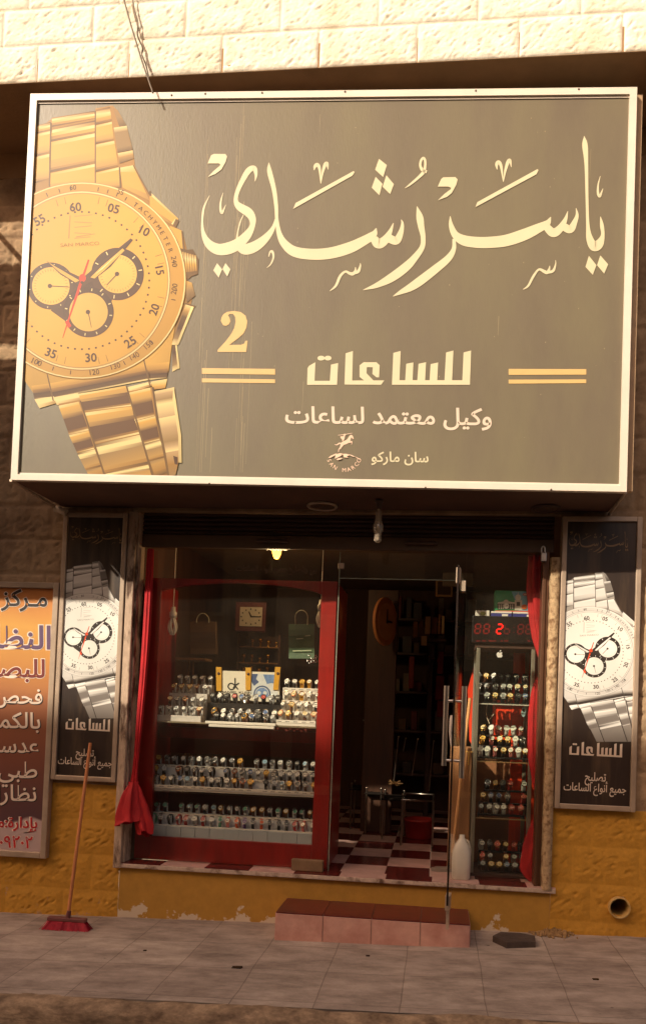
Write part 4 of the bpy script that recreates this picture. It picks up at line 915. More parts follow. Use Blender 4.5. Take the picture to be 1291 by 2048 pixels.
def mk_dial(r, style):
    b = MB(); n = 20; b.add([fp(.8*r*math.cos(2*math.pi*k/n), .8*r*math.sin(2*math.pi*k/n), .003, r) for k in range(n)], [tuple(range(n))], 0)
    for ang, L_, w_ in ((style*1.3+.5, .62, .06), (style*2.1+2.2, .42, .08)):
        ux, uy = math.cos(ang), math.sin(ang); b.add([fp(-uy*w_*r, ux*w_*r, .0034, r), fp(ux*L_*r, uy*L_*r, .0034, r), fp(uy*w_*r, -ux*w_*r, .0034, r)], [(0, 1, 2)], 1)
    for k in range(12):
        a = 2*math.pi*k/12; c_, s__ = math.cos(a), math.sin(a); b.add([fp(c_*.7*r-s__*.03*r, s__*.7*r+c_*.03*r, .0033, r), fp(c_*.7*r+s__*.03*r, s__*.7*r-c_*.03*r, .0033, r), fp(c_*.56*r+s__*.03*r, s__*.56*r-c_*.03*r, .0033, r), fp(c_*.56*r-s__*.03*r, s__*.56*r+c_*.03*r, .0033, r)], [(0, 1, 2, 3)], 1)
    if style % 3 == 0:
        for sx_ in (-.32, .32): b.add([fp(sx_*r+.17*r*math.cos(2*math.pi*k/10), -.05*r+.17*r*math.sin(2*math.pi*k/10), .0032, r) for k in range(10)], [tuple(range(10))], 1)
    return b
def add_child(name, me, parent):
    o = bpy.data.objects.new(name, me); COL.objects.link(o); o.parent = parent; return o
def watch(loc, case, dial, strap, r, label, group, rz=0.0, style=0):
    t = thing('wristwatch', label, 'watch', loc, group); t.rotation_euler = (0, 0, rz); t.scale = (WSC, WSC, WSC)
    add_child('strap', part_mesh(('strap', strap, r), lambda: mk_strap(r, strap in ('steel', 'gold')), WS[strap]), t)
    add_child('case', part_mesh(('case', case, r), lambda: mk_case(r), WC[case]), t)
    add_child('dial', part_mesh(('dial', dial, r, style % 6), lambda: mk_dial(r, style % 6), [WD[dial], m_handw if dial in ('black', 'blue', 'brown', 'purple', 'red') else m_hand]), t)
    return t
ORD = ['first', 'second', 'third', 'fourth', 'fifth', 'sixth', 'seventh', 'eighth', 'ninth', 'tenth', 'eleventh', 'twelfth', 'thirteenth', 'fourteenth', 'fifteenth', 'sixteenth', 'seventeenth', 'eighteenth', 'nineteenth', 'twentieth', 'twenty-first', 'twenty-second', 'twenty-third']
m_tray = mat('pale_plastic_tray', (222, 222, 222), .4, var=.06); m_traylit = mat('white_card_tray', (226, 218, 204), .5, var=.05); m_trayb = mat('black_velvet_tray', (30, 26, 24), .9, var=.15); m_trayw = mat('grey_tray', (196, 188, 178), .6, var=.12)
m_acr = mat('clear_cuff', (222, 222, 220), .3, var=.05)
rw = random.Random(21)
def rack(label, rows, zfloor, mt, mcuff, where, group, looks, r, front=None, lip=None, open_=False):
    """rows: (Y, row name, [(px, py), ...]); the tray is a flight of steps, one step per row"""
    q = at(rows[0][2][len(rows[0][2])//2][0], rows[0][2][0][1], rows[0][0]); t = thing('watch_stand', label, 'watch stand', (q.x, q.y, zfloor), 'stands that hold the watches')
    b = MB(); cuffs = []; nrow = len(rows)
    for ri, (Y, rname, pts) in enumerate(rows):
        P = [at(px, py, Y) for px, py in pts]; z = sum(p.z for p in P)/len(P)-.050*WSC
        x0, x1 = min(p.x for p in P)-.026, max(p.x for p in P)+.026
        zt1 = max(z, zfloor+.004)
        if open_:
            b.bbox((x0, Y-.022, max(zfloor, zt1-.012)), (x1, Y+.045, zt1), .0015)
            for xe in (x0, x1-.004): b.bbox((xe, Y-.02, zfloor+.0005), (xe+.004, Y+.043, zt1-.0122), .0005) if zt1-.013 > zfloor+.003 else None
        else: b.bbox((x0, Y-.026, zfloor+.0008*ri), (x1, Y+.052-.0005*ri, zt1), .0015)
        if lip: b.bbox((x0, Y-.030, max(z, zfloor+.004)-.018), (x1, Y-.0262, max(z, zfloor+.004)+.004), .0008, 1)
        kk = -1
        for k, p in enumerate(P):
            if len(P) > 8 and rw.random() < .05: continue
            c, d, s_ = looks(rname, k, rw)
            kk += 1; n_ = ORD[kk]+' from left'
            watch((p.x+rw.uniform(-.004, .004), Y, max(z, zfloor+.004)), c, d, s_, r*rw.choice((1, 1, 1, .86, .93, 1.06)), f'{c} watch, {d} dial, {s_} strap, {n_}, {rname} row, {where}', group, rw.uniform(-.3, .3), rw.randrange(6))
            cuffs.append((p.x, Y, max(z, zfloor+.004)))
    b.build('steps', [mt, m_traylit], t)
    if lip:
        b = MB()
        for x, Y, z in cuffs:
            for u in (-.017, -.009, 0, .008): b.box((x+u, Y-.0306, z-.011), (x+u+.005, Y-.0302, z-.005))
        b.build('lip_lettering', m_hand, t)
    if mcuff is not None:
        for x, Y, z in cuffs[:100]:
            cb = MB(); cb.bbox((x-.015, Y+.012, z+.0008), (x+.015, Y+.022, z+.070), .002); cb.build('cuff', mcuff, t)
    return t
def row(y0, y1, xs, xa=None, xb=None):
    xa = xs[0] if xa is None else xa; xb = xs[-1] if xb is None else xb
    return [(x, y0+(y1-y0)*(x-xa)/max(1, xb-xa)) for x in xs]
def lin_x(a, b_, n): return [a+(b_-a)*i/(n-1) for i in range(n)]
def pick(*opts): return lambda rn, k, r_: r_.choice(opts)
mixA = pick(('steel', 'white', 'grey'), ('steel', 'silver', 'steel'), ('steel', 'white', 'steel'), ('rose', 'cream', 'brown'), ('gold', 'cream', 'steel'), ('steel', 'black', 'black'))
mixB = pick(('black', 'black', 'black'), ('steel', 'black', 'black'), ('steel', 'white', 'black'), ('steel', 'black', 'brown'), ('gold', 'black', 'brown'), ('steel', 'blue', 'steel'), ('steel', 'silver', 'grey'), ('black', 'red', 'black'))
mixC = pick(('gold', 'gold', 'gold'), ('steel', 'white', 'steel'), ('gold', 'white', 'gold'), ('gold', 'cream', 'brown'), ('steel', 'white', 'black'), ('rose', 'cream', 'steel'), ('steel', 'cream', 'brown'))
mixD = pick(('steel', 'white', 'black'), ('steel', 'pale blue', 'steel'), ('steel', 'black', 'steel'), ('steel', 'silver', 'black'), ('steel', 'white', 'steel'), ('gold', 'gold', 'brown'), ('steel', 'black', 'brown'), ('black', 'black', 'black'), ('rose', 'brown', 'brown'), ('steel', 'blue', 'black'))
def mixE(rn, k, r_):
    if rn == 'front': return r_.choice((('white', 'green', 'green'), ('white', 'purple', 'purple'), ('steel', 'red', 'red'), ('white', 'white', 'grey'), ('white', 'orange', 'orange'), ('steel', 'black', 'black'), ('gold', 'white', 'yellow'), ('white', 'pale blue', 'grey'), ('rose', 'white', 'pink')))
    return r_.choice((('steel', 'pale blue', 'steel'), ('steel', 'green', 'steel'), ('steel', 'white', 'steel'), ('steel', 'silver', 'black'), ('gold', 'white', 'brown'), ('steel', 'green', 'black')))
mixF = pick(('steel', 'white', 'black'), ('steel', 'black', 'black'), ('steel', 'black', 'steel'), ('gold', 'cream', 'brown'), ('steel', 'silver', 'black'), ('black', 'black', 'black'), ('steel', 'cream', 'black'), ('steel', 'blue', 'black'))
mixG = pick(('white', 'white', 'white'), ('gold', 'gold', 'gold'), ('gold', 'white', 'black'), ('steel', 'white', 'black'), ('gold', 'cream', 'black'), ('steel', 'black', 'black'), ('rose', 'white', 'pink'))
mixH = pick(('steel', 'white', 'white'), ('steel', 'black', 'black'), ('steel', 'blue', 'black'), ('rose', 'red', 'red'), ('gold', 'cream', 'brown'), ('steel', 'silver', 'brown'), ('black', 'black', 'black'))
GL, GR = 'watches in the left display window', 'watches in the right glass cabinet'
rack('stepped clear stand of pale watches at the left end of the top shelf', [(.22, 'front', row(1414, 1418, lin_x(323, 398, 6))), (.30, 'second', row(1396, 1399, lin_x(340, 403, 5))), (.38, 'third', row(1371, 1374, lin_x(348, 411, 5))), (.46, 'back', row(1354, 1356, lin_x(360, 420, 5)))], zs_up, m_trayw, m_acr, 'left stand', GL, mixA, .017)
rack('low tray of dark watches under the white advertising card', [(.20, 'front', row(1436, 1440, lin_x(432, 545, 9))), (.29, 'middle', row(1421, 1425, lin_x(430, 548, 8))), (.38, 'back', row(1391, 1395, lin_x(425, 556, 10)))], zs_up, m_trayb, None, 'tray under card', GL, mixB, .020)
b = MB(); q0, q1 = at(412, 1441, .165), at(552, 1449, .165); b.bbox((q0.x, .145, q0.z-.022), (q1.x, .172, q0.z-.002), .003); b.bbox((q0.x+.03, .140, q0.z-.046), (q1.x-.01, .171, q0.z-.026), .003); tag(b.build('tray_lip', m_traylit), 'two long white strips along the front of the top shelf', 'shelf strip')
rack('white stepped stand of bright steel and gold watches beside the red stile', [(.20, 'front', row(1425, 1428, lin_x(561, 626, 5))), (.28, 'second', row(1407, 1410, lin_x(566, 630, 5))), (.36, 'third', row(1387, 1389, lin_x(572, 634, 5))), (.44, 'back', row(1362, 1364, lin_x(574, 634, 5)))], zs_up, m_traylit, m_traylit, 'stand by red stile', GL, mixC, .019, lip=True)
rack('long three-step white tray of watches on the middle shelf', [(.19, 'front', row(1550, 1573, lin_x(312, 627, 21))), (.275, 'middle', row(1534, 1551, [312, 328] + lin_x(358, 626, 18))), (.36, 'back', row(1515, 1527, lin_x(318, 626, 20)))], zs_mid, m_tray, m_acr, 'middle shelf', GL, mixD, .020, lip=True)
rack('long two-step white tray of colourful watches on the bottom shelf', [(.20, 'front', row(1634, 1648, lin_x(305, 624, 20))), (.29, 'back', row(1606, 1627, lin_x(315, 620, 20)))], zs_bot, m_tray, m_acr, 'bottom shelf', GL, mixE, .018, lip=True)
m_box = mat('pale_blue_box', (178, 186, 188), .5, var=.08, scale=3)
zt_ = at(470, 1658, .165).z-.004
for i in range(11):
    x0 = XLi+.004+i*(XRi-XLi-.008)/11; x1 = x0+(XRi-XLi-.008)/11-.003
    b = MB(); b.bbox((x0, .145, zs_bot+.001), (x1, .172, zt_), .002); b.build('front_box', m_box, None) if False else tag(b.build('watch_box', m_box), f'plain pale watch box, {ORD[i]} from left in the row under the bottom watches', 'box', 'pale boxes along the bottom of the display')

# advertising card with three yellow bands over it
Yc = .47
card = thing('advertising_card', 'white advertising card with black monogram and blue watch photograph', 'card', tuple(at(500, 1400, Yc)), None)
def cf(x, y, o=0): v = at(x, y, Yc); v.y -= o; return v
b = MB(); c0, c1 = cf(436, 1400), cf(560, 1345); b.box((c0.x, Yc, c0.z), (c1.x, Yc+.012, c1.z)); b.build('board', mat('card_white', (226, 216, 192), .5, var=.04), card)
b = MB()
st_ = [(472,1356,3),(472,1372,3),(470,1379,3)]
def cst(pts, off): l_, r_ = stroke(pts, 6); n_ = len(l_); b.add([cf(p[0], p[1], off) for p in l_+r_], [(i, i+1, n_+i+1, n_+i) for i in range(n_-1)])
cst([(470,1356,2.6),(470,1370,2.6),(468,1377,2.6),(461,1379,2.6),(456,1373,2.6),(460,1367,2.6),(466,1368,2.6),(472,1374,2.6),(476,1379,2.6)], .002); cst([(466,1376,2.4),(472,1370,2.4),(478,1366,2.4)], .0025)
put_text(b, 'DANIEL KLEIN', cf, 472, 1387, 6.5, 'c', width=62, off=.002, rot=-2, bold=.01); b.build('lettering', mat('card_black', (30, 28, 28), .5), card)
b = MB(); k = 0
for p, mi in (([(500,1347),(556,1349),(556,1392),(500,1390)], 0), ([(504,1348),(516,1348),(512,1358),(518,1364),(508,1372),(502,1362)], 1), ([(526,1349),(556,1350),(556,1370),(544,1366),(534,1368)], 2), (ell(524,1388,17,17,24), 1), (ell(524,1388,14,14,24), 0), (ell(524,1388,12.5,12.5,24), 2), (ell(518,1386,4,4,10), 0), (ell(530,1386,4,4,10), 0)):
    b.poly([cf(x, y, .002+k*.0003) for x, y in clip(p, [hp(430, 1391, 560, 1395, (500, 1360))])], mi); k += 1
b.build('photograph', [mat('print_sky', (206, 208, 204), .5), mat('print_navy', (60, 80, 120), .5, var=.3, scale=30), mat('print_blue', (104, 132, 172), .5, var=.3, scale=30)], card)
m_yel = mat('yellow_band', (206, 150, 30), .5, var=.1); m_knob = mat('brown_knob', (86, 50, 26), .4)
for i, (px, y0, y1, dx) in enumerate(((438, 1334, 1382, 0), (497, 1335, 1380, -1), (556, 1334, 1380, -5))):
    pos = ('leftmost', 'middle', 'rightmost')[i]
    t = thing('yellow_strap', f'{pos} yellow strap clipped over the top of the white card', 'strap', tuple(cf(px, y1, .01)), 'yellow straps over the card')
    b = MB(); b.prism([(px-5.5, y0), (px+5.5, y0+.5), (px+5.5+dx, y1), (px-4.5+dx, y1)], lambda u, v, d: cf(u, v, d), .006, .011); b.build('band', m_yel, t)
    q = cf(px, y0+13, .011); b = MB(); b.lathe([(0, -.008), (.010, -.006), (.012, 0)], q, 'y', 14); b.build('knob', m_knob, t)
# ------------------------------------------------------------------ things hanging inside the left window
m_bulb = mat('white_bulb_glass', (226, 216, 200), .3, var=.03)
def cfl(label, px, py, Y, s_, m, socket=True):
    t = thing('lamp_bulb', label, 'bulb', tuple(at(px, py, Y)), 'spiral bulbs hanging in the left window')
    c = at(px, py, Y)
    b = MB()
    for k in range(6):
        a = k*math.pi/3; pts = []
        for i in range(9):
            u = i/8; r_ = s_*(.22+.62*math.sin(math.pi*min(1, u*1.02))**.8*(.6+.5*u)); h = s_*(1.5-2.6*u)
            aa = a+u*.8; pts.append((c.x+r_*math.cos(aa)*.8, c.y+r_*math.sin(aa)*.8, c.z+h))
        b.tube(pts, s_*.17, 7)
    b.build('glass_tubes', m, t)
    b = MB(); b.lathe([(0, s_*1.5), (s_*.55, s_*1.5), (s_*.6, s_*2.3), (s_*.4, s_*2.5), (s_*.34, s_*3.2), (0, s_*3.2)], c, 'z', 14); b.tube([(c.x, c.y, c.z+s_*3.1), (c.x, c.y, 2.98)], .004, 6); b.build('socket', m_bulb, t)
    return t
m_lit = mat('glowing_bulb', (255, 178, 70), .4, var=0, emit=5)
cfl('glowing warm spiral bulb hanging just under the shutter bar', 553, 1103, .5, .050, m_lit)
pl = bpy.data.lights.new('bulb_light', 'POINT'); pl.energy = 9; pl.color = (1, .68, .34); pl.shadow_soft_size = .09; po = bpy.data.objects.new('bulb_light', pl); q = at(553, 1128, .5); po.location = (q.x, q.y, q.z-.03); COL.objects.link(po)
cfl('unlit white spiral bulb hanging at the left side of the window', 345, 1255, .34, .052, m_bulb)
cfl('unlit white spiral bulb half hidden behind the red stile', 641, 1240, .36, .050, m_bulb)
# square wall clock on a red board
wc = thing('wall_clock', 'square white wall clock in a dark red frame behind the display', 'clock', tuple(at(502, 1260, 1.0)))
def wf(x, y, o=0): v = at(x, y, 1.0); v.y -= o; return v
b = MB(); a0, a1 = wf(469, 1262), wf(532, 1205); b.bbox((a0.x, 1.0, a0.z), (a1.x, 1.04, a1.z), .006); b.build('frame', mat('dark_red_frame', (70, 20, 18), .5, var=.15), wc)
b = MB(); a0, a1 = wf(479, 1252), wf(525, 1215); b.box((a0.x, .994, a0.z), (a1.x, .9995, a1.z)); b.build('face', mat('clock_face', (156, 146, 128), .5), wc)
b = MB()
for p in ([(501,1232),(520,1233),(520,1235),(501,1235)], [(501,1234),(497,1224),(499,1223),(504,1233)]): b.poly([wf(x, y, .008) for x, y in p])
for i in range(12):
    a = i*math.pi/6; s_ = str((i-1) % 12+1) if False else None
    b.poly([wf(502+19*math.cos(a)+1.2*u, 1233.5+15*math.sin(a)+1.5*v, .008) for u, v in ((-1, -1), (1, -1), (1, 1), (-1, 1))])
b.build('hands', m_hand, wc)
# bags
def bag(label, x0, x1, y0, y1, Y, m, hy, sk=0):
    t = thing('shopping_bag', label, 'bag', tuple(at((x0+x1)/2, y1, Y)), None)
    A0, A1, B0, B1 = at(x0, y1, Y), at(x1, y1, Y), at(x0+sk, y0, Y), at(x1-sk, y0, Y); d = Vector((0, .07, 0))
    b = MB(); N = 6; vs = []; fs = []
    ring = [(A0, B0, 0), (A1, B1, 0), (A1, B1, 1), (A0, B0, 1)]
    for j in range(N+1):
        u = j/N
        for lo, hi, k in ring: vs.append(lo.lerp(hi, u)+d*k*(1-.55*u)+Vector((0, .008*math.sin(u*7+k), 0)))
    for j in range(N):
        for k in range(4): fs.append((j*4+k, j*4+(k+1) % 4, j*4+4+(k+1) % 4, j*4+4+k))
    b.add(vs, fs); b.add(vs[:4], [(0, 1, 2, 3)]); b.build('body', m, t)
    xc = (x0+x1)/2; q = [at(xc-12, y0+2, Y-.004), at(xc-12, hy+9, Y), at(xc-5, hy, Y), at(xc+5, hy, Y), at(xc+12, hy+9, Y), at(xc+12, y0+2, Y-.004)]
    b = MB(); b.tube([Vector(p) for p in cr_pts([tuple(v) for v in q], 4)], .004, 6); b.build('handle', mat('bag_cord', (176, 170, 140), .8), t)
    return t
gb = bag('green gift bag with cord handle hanging beside the red stile', 577, 628, 1248, 1317, .47, mat('green_paper', (64, 92, 58), .5, var=.2, scale=8), 1222)
b = MB()
for x0, x1, y in ((592, 606, 1277), (585, 622, 1301), (610, 620, 1271)):
    b.poly([at(x, yy, .462) for x, yy in ((x0, y), (x1, y-1), (x1, y+.8), (x0, y+1.8))])
b.build('print', mat('pale_green_print', (178, 186, 150), .5), gb)
bag('plain brown paper bag hanging left of the square clock', 380, 431, 1243, 1308, .62, mat('brown_paper', (92, 66, 42), .8, var=.15, scale=6), 1228)
b = MB(); c = at(621, 1318, .5)
for i in range(26):
    a = rw.uniform(0, 6.28); r_ = rw.uniform(.01, .05); p = c+Vector((r_*math.cos(a)*1.1, rw.uniform(-.03, .03), .03*math.sin(a)+.012*rw.random())); b.tube([p+Vector((.013*math.cos(t_), .013*math.sin(t_)*math.cos(i), .013*math.sin(t_)*math.sin(i+1))) for t_ in [k*math.pi/4 for k in range(9)]], .004, 5, caps=False)
b.tube([c+Vector((.01, 0, .03)), c+Vector((.02, 0, .12)), c+Vector((.0, 0, .16))], .003, 5); tag(b.build('chain_bundle', WC['steel']), 'bundle of steel watch bracelets hanging under the green bag', 'bracelets')
# glass shelf unit with gilded trinkets, wooden stand
m_wood = mat('dark_brown_wood', (70, 42, 26), .5, var=.3, scale=3, stretch=(6, 6, .6)); m_tan = mat('tan_wood', (150, 110, 66), .5, var=.2, scale=6, stretch=(4, 4, .6))
gs = thing('trinket_shelf', 'small wooden shelf unit of gilded trinkets behind the white card', 'shelf', tuple(at(517, 1350, 1.3)))
zsh = [at(517, y, 1.3).z for y in (1350, 1325, 1293, 1268)]; x0, x1 = at(474, 1300, 1.3).x, at(560, 1300, 1.3).x
b = MB(); b.bbox((x0, 1.3, zsh[0]-.6), (x0+.02, 1.55, zsh[3]), .003); b.bbox((x1-.02, 1.3, zsh[0]-.6), (x1, 1.55, zsh[3]), .003); b.box((x0+.02, 1.54, zsh[0]-.6), (x1-.02, 1.55, zsh[3]))
b.build('case', m_wood, gs)
for z in zsh[:3]:
    b = MB(); b.bbox((x0+.021, 1.302, z-.012), (x1-.021, 1.53, z), .002); b.build('shelf_board', m_tan, gs)
n_ = 0
for zi, z in enumerate(zsh[:3]):
    for k in range(5):
        if rw.random() < .15: continue
        X = x0+.05+k*(x1-x0-.1)/4; h = rw.uniform(.05, .085); b = MB(); b.lathe([(0, 0), (.02, 0), (.02, .006), (.006, .012), (.008, h*.5), (.02, h*.7), (.018, h), (0, h*1.02)], (X, 1.36, z), 'z', 10)
        tag(b.build('trinket', WC['gold']), f'small gilded cup, {ORD[k]} from left on the {("bottom", "middle", "top")[zi]} board of the trinket shelf', 'trinket', 'gilded trinkets behind the card')
st = thing('table_stand', 'thin tan wooden stand behind the left watch stand', 'stand', tuple(at(378, 1400, .8)))
b = MB(); q0, q1 = at(352, 1318, .8), at(414, 1312, .8); b.bbox((q0.x, .75, q0.z-.01), (q1.x, .95, q0.z+.012), .003); b.build('top', m_tan, st)
zc_ = zs_up-.7
for px in (373, 382): q = at(px, 1350, .8); b = MB(); b.tube([(q.x, .85, zc_), (q.x, .85, q0.z-.01)], .008, 8); b.build('leg', m_tan, st)
# ------------------------------------------------------------------ inside the doorway
pil = thing('wood_partition', 'dark wooden wall unit with shelves at the back of the shop', 'wall unit', (.2, 3.2, .303))
b = MB()
for X in (-.75, -.1, .5, 1.1): b.bbox((X-.03, 3.1, .303), (X+.03, 3.55, 2.75), .004)
b.build('upright', m_wood, pil)
for z in (.75, 1.25, 1.7, 2.15, 2.55):
    b = MB(); b.bbox((-.80, 3.12, z), (1.14, 3.54, z+.03), .004); b.build('shelf_board', m_wood, pil)
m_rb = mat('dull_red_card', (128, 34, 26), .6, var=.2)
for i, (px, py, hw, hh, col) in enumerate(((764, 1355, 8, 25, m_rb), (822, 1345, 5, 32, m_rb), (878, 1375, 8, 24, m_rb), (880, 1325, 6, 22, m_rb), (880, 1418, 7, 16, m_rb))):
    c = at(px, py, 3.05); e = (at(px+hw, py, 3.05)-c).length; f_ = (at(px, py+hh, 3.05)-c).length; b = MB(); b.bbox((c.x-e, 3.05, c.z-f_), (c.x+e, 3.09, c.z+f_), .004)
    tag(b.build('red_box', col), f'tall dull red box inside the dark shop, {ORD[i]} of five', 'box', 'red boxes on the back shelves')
m_ob = [mat('old_box_tan', (172, 120, 74), .7, var=.15), mat('old_box_brown', (120, 76, 46), .7, var=.2), mat('old_box_cream', (206, 168, 116), .7, var=.1)]
for i, (x0_, x1_, y0_, y1_, mi) in enumerate(((825, 835, 1243, 1275, 0), (836, 846, 1242, 1274, 1), (849, 860, 1233, 1268, 2), (862, 874, 1235, 1268, 1), (875, 880, 1229, 1267, 0), (882, 888, 1232, 1267, 2))):
    p0, p1 = at(x0_, y1_, 2.4), at(x1_, y0_, 2.4); b = MB(); b.bbox((p0.x, 2.4, p0.z), (p1.x, 2.52, p1.z), .003); tag(b.build('small_box', m_ob[mi]), f'{("tan", "brown", "cream")[mi]} upright box, {ORD[i]} from left on the bracket shelf inside', 'box', 'upright boxes on the bracket shelf')
p0, p1 = at(822, 1276, 2.4), at(892, 1270, 2.4); b = MB(); b.bbox((p0.x, 2.38, p0.z-.03), (p1.x, 2.62, p0.z-.001), .004); b.bbox((p0.x+.2, 2.6, p0.z-.2), (p0.x+.25, 3.1, p0.z-.031), .004); tag(b.build('bracket_shelf', m_wood), 'dark bracket shelf carrying a row of small upright boxes', 'shelf')
p0, p1 = at(841, 1291, 2.36), at(853, 1272, 2.36); b = MB(); b.box((p0.x, 2.36, p0.z), (p1.x, 2.366, p1.z)); tag(b.build('price_note', m_ob[2]), 'small cream paper note under the upright boxes', 'note')
p0, p1 = at(741, 1405, 1.9), at(759, 1395, 1.9); b = MB(); b.prism([(741, 1394), (759, 1397), (758, 1406), (741, 1402)], lambda u, v, d: at(u, v, 1.9+d), 0, .006); tag(b.build('price_note', m_ob[2]), 'tilted cream paper label low on the left inside the doorway', 'note')
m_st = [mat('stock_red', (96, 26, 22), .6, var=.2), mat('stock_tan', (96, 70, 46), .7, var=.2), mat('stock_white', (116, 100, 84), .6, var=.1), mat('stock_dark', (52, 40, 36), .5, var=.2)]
rows_ = {.78: 'lowest', 1.28: 'second', 1.73: 'third', 2.18: 'fourth', 2.58: 'top'}
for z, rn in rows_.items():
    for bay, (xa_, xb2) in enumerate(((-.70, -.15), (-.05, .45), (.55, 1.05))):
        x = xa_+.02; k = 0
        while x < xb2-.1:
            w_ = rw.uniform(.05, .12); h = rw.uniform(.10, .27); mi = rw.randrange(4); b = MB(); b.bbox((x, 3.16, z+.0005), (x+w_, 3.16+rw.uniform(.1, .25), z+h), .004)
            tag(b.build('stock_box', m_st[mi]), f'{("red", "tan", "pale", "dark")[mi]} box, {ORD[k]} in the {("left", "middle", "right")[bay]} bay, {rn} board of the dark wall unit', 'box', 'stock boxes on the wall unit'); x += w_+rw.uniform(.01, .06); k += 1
# oval wooden clock seen aslant
oc = thing('oval_clock', 'tall oval wooden wall clock seen aslant in the dark doorway', 'clock', tuple(at(772, 1290, 1.7)))
def oval(rx, rz, y0, y1, cx, cz, rot, m, name):
    b = MB(); b.prism(ell(0, 0, rx, rz, 40), lambda u, v, d: Vector((cx+u*math.cos(rot)-d*math.sin(rot), 1.7+u*math.sin(rot)+d*math.cos(rot), cz+v)), y0, y1); return b.build(name, m, oc)
cc = at(772, 1243, 1.7); oval(.20, .235, 0, .03, cc.x, cc.z, math.radians(62), mat('clock_wood', (196, 128, 76), .55, var=.2, scale=5, stretch=(3, 3, .8)), 'body'); oval(.15, .18, -.006, -.001, cc.x, cc.z, math.radians(62), mat('clock_dial_wood', (206, 146, 92), .5, var=.1), 'dial')
b = MB(); b.prism([(-.01, -.02), (.01, -.02), (.006, .12), (-.006, .12)], lambda u, v, d: Vector((cc.x+u*.47-d*.88, 1.7+u*.88+d*.47, cc.z+v)), -.012, -.008); b.prism([(-.02, -.012), (.085, -.008), (.085, .008), (-.02, .012)], lambda u, v, d: Vector((cc.x+u*.47-d*.88, 1.7+u*.88+d*.47, cc.z+v)), -.016, -.013); b.build('hands', m_hand, oc)
b = MB(); b.bbox((cc.x-.20, 1.86, .303), (cc.x+.10, 1.98, 2.7), .005); tag(b.build('wooden_pillar', m_wood), 'dark wooden pillar behind the oval clock', 'pillar')
# chrome table frame, stools, sticks, bin
m_chr = mat('dull_chrome', (170, 158, 146), .3, 1, var=.1)
def zt(px, py, Y): return at(px, py, Y).z
tb = thing('metal_table', 'chrome tube table frame standing on the chequered floor inside', 'table', tuple(at(804, 1690, 1.25)))
q0, q1 = at(804, 1600, 1.25), at(866, 1604, 1.25)
for X, Y in ((q0.x, 1.25), (q1.x, 1.25), (q0.x, 1.75), (q1.x, 1.75)): b = MB(); b.tube([(X, Y, .303), (X, Y, q0.z)], .010, 8); b.build('leg', m_chr, tb)
b = MB(); b.tube([(q0.x, 1.25, q0.z+.002), (q1.x, 1.25, q0.z+.002), (q1.x, 1.75, q0.z+.002), (q0.x, 1.75, q0.z+.002), (q0.x, 1.25, q0.z+.002)], .010, 8); b.build('top_rail', m_chr, tb)
for i, (xs, yt, Y, nm) in enumerate((((703, 716), 1568, 1.95, 'leftmost'), ((733, 742), 1577, 1.8, 'middle'), ((766, 784), 1588, 1.5, 'rightmost'))):
    p = [at(x, yt, Y) for x in xs]; t = thing('stool', f'{nm} of three chrome legged stools in the dark doorway', 'stool', (p[0].x, Y, .303), 'chrome stools inside the doorway'); dx = .05
    for X in (p[0].x, p[1].x+.10):
        for dY in (0, .28): b = MB(); b.tube([(X, Y+dY, .303), (X, Y+dY, p[0].z)], .009, 8); b.lathe([(0, 0), (.013, 0), (.013, .012), (0, .014)], (X, Y+dY, p[0].z), 'z', 8); b.build('leg', m_chr, t)
    b = MB(); b.bbox((p[0].x-.02, Y-.01, p[0].z-.06), (p[1].x+.12, Y+.30, p[0].z-.035), .01); b.build('seat', mat('black_stool_seat', (30, 24, 21), .85, var=.2, spec=.1), t)
for i, (a0, a1, Y) in enumerate((((796, 1475), (787, 1562), 1.6), ((834, 1480), (823, 1551), 1.7), ((866, 1484), (857, 1582), 1.6), ((810, 1478), (806, 1503), 1.9))):
    p, q = at(*a0, Y), at(*a1, Y); b = MB(); b.tube([p, q], .006, 6); b.tube([p+Vector((0, 0, .0)), p+Vector((.004, -.01, .012)), p+Vector((.01, -.01, .006))], .008, 6); tag(b.build('hanging_rod', m_chr), f'thin steel rod hanging in the dark doorway, {ORD[i]} of four', 'rod', 'steel rods hanging inside')
b = MB(); c = at(788, 1567, 1.6)
for i in range(60):
    a, e = rw.uniform(0, 6.28), rw.uniform(-.5, .9); L_ = rw.uniform(.03, .085); d = Vector((math.cos(a)*math.cos(e), math.sin(a)*math.cos(e), math.sin(e)*.6)); b.tube([c, c+d*L_], [.003, .0015], 4)
tag(b.build('dried_bunch', m_tan), 'dry straw bunch at the end of a steel rod inside', 'straw bunch')
bn = thing('waste_bin', 'dull red plastic bin under the chrome table frame', 'bin', tuple(at(836, 1692, 1.55)))
p0, p1 = at(807, 1640, 1.55), at(866, 1640, 1.55); r_ = (p1.x-p0.x)/2; c = Vector(((p0.x+p1.x)/2, 1.55+r_, .303)); h = p0.z-.303
b = MB(); b.lathe([(0, .006), (r_*.86, 0), (r_*.88, .01), (r_, h-.02), (r_*1.05, h-.018), (r_*1.05, h), (r_*.97, h), (r_*.84, .02), (0, .02)], c, 'z', 28); b.build('body', mat('dull_red_plastic', (150, 36, 30), .45, var=.15), bn)
q = at(712, 1436, 2.0); b = MB(); b.tube([at(725, 1440, 1.9), at(752, 1451, 1.9), at(783, 1456, 1.9)], .007, 6); tag(b.build('hanging_rod', m_chr), 'bent pale tube lying across the dark shelf left inside the door', 'rod')
fr_ = thing('picture_frame', 'small dark picture in a thin frame high inside the doorway', 'picture', tuple(at(885, 1190, 2.2)))
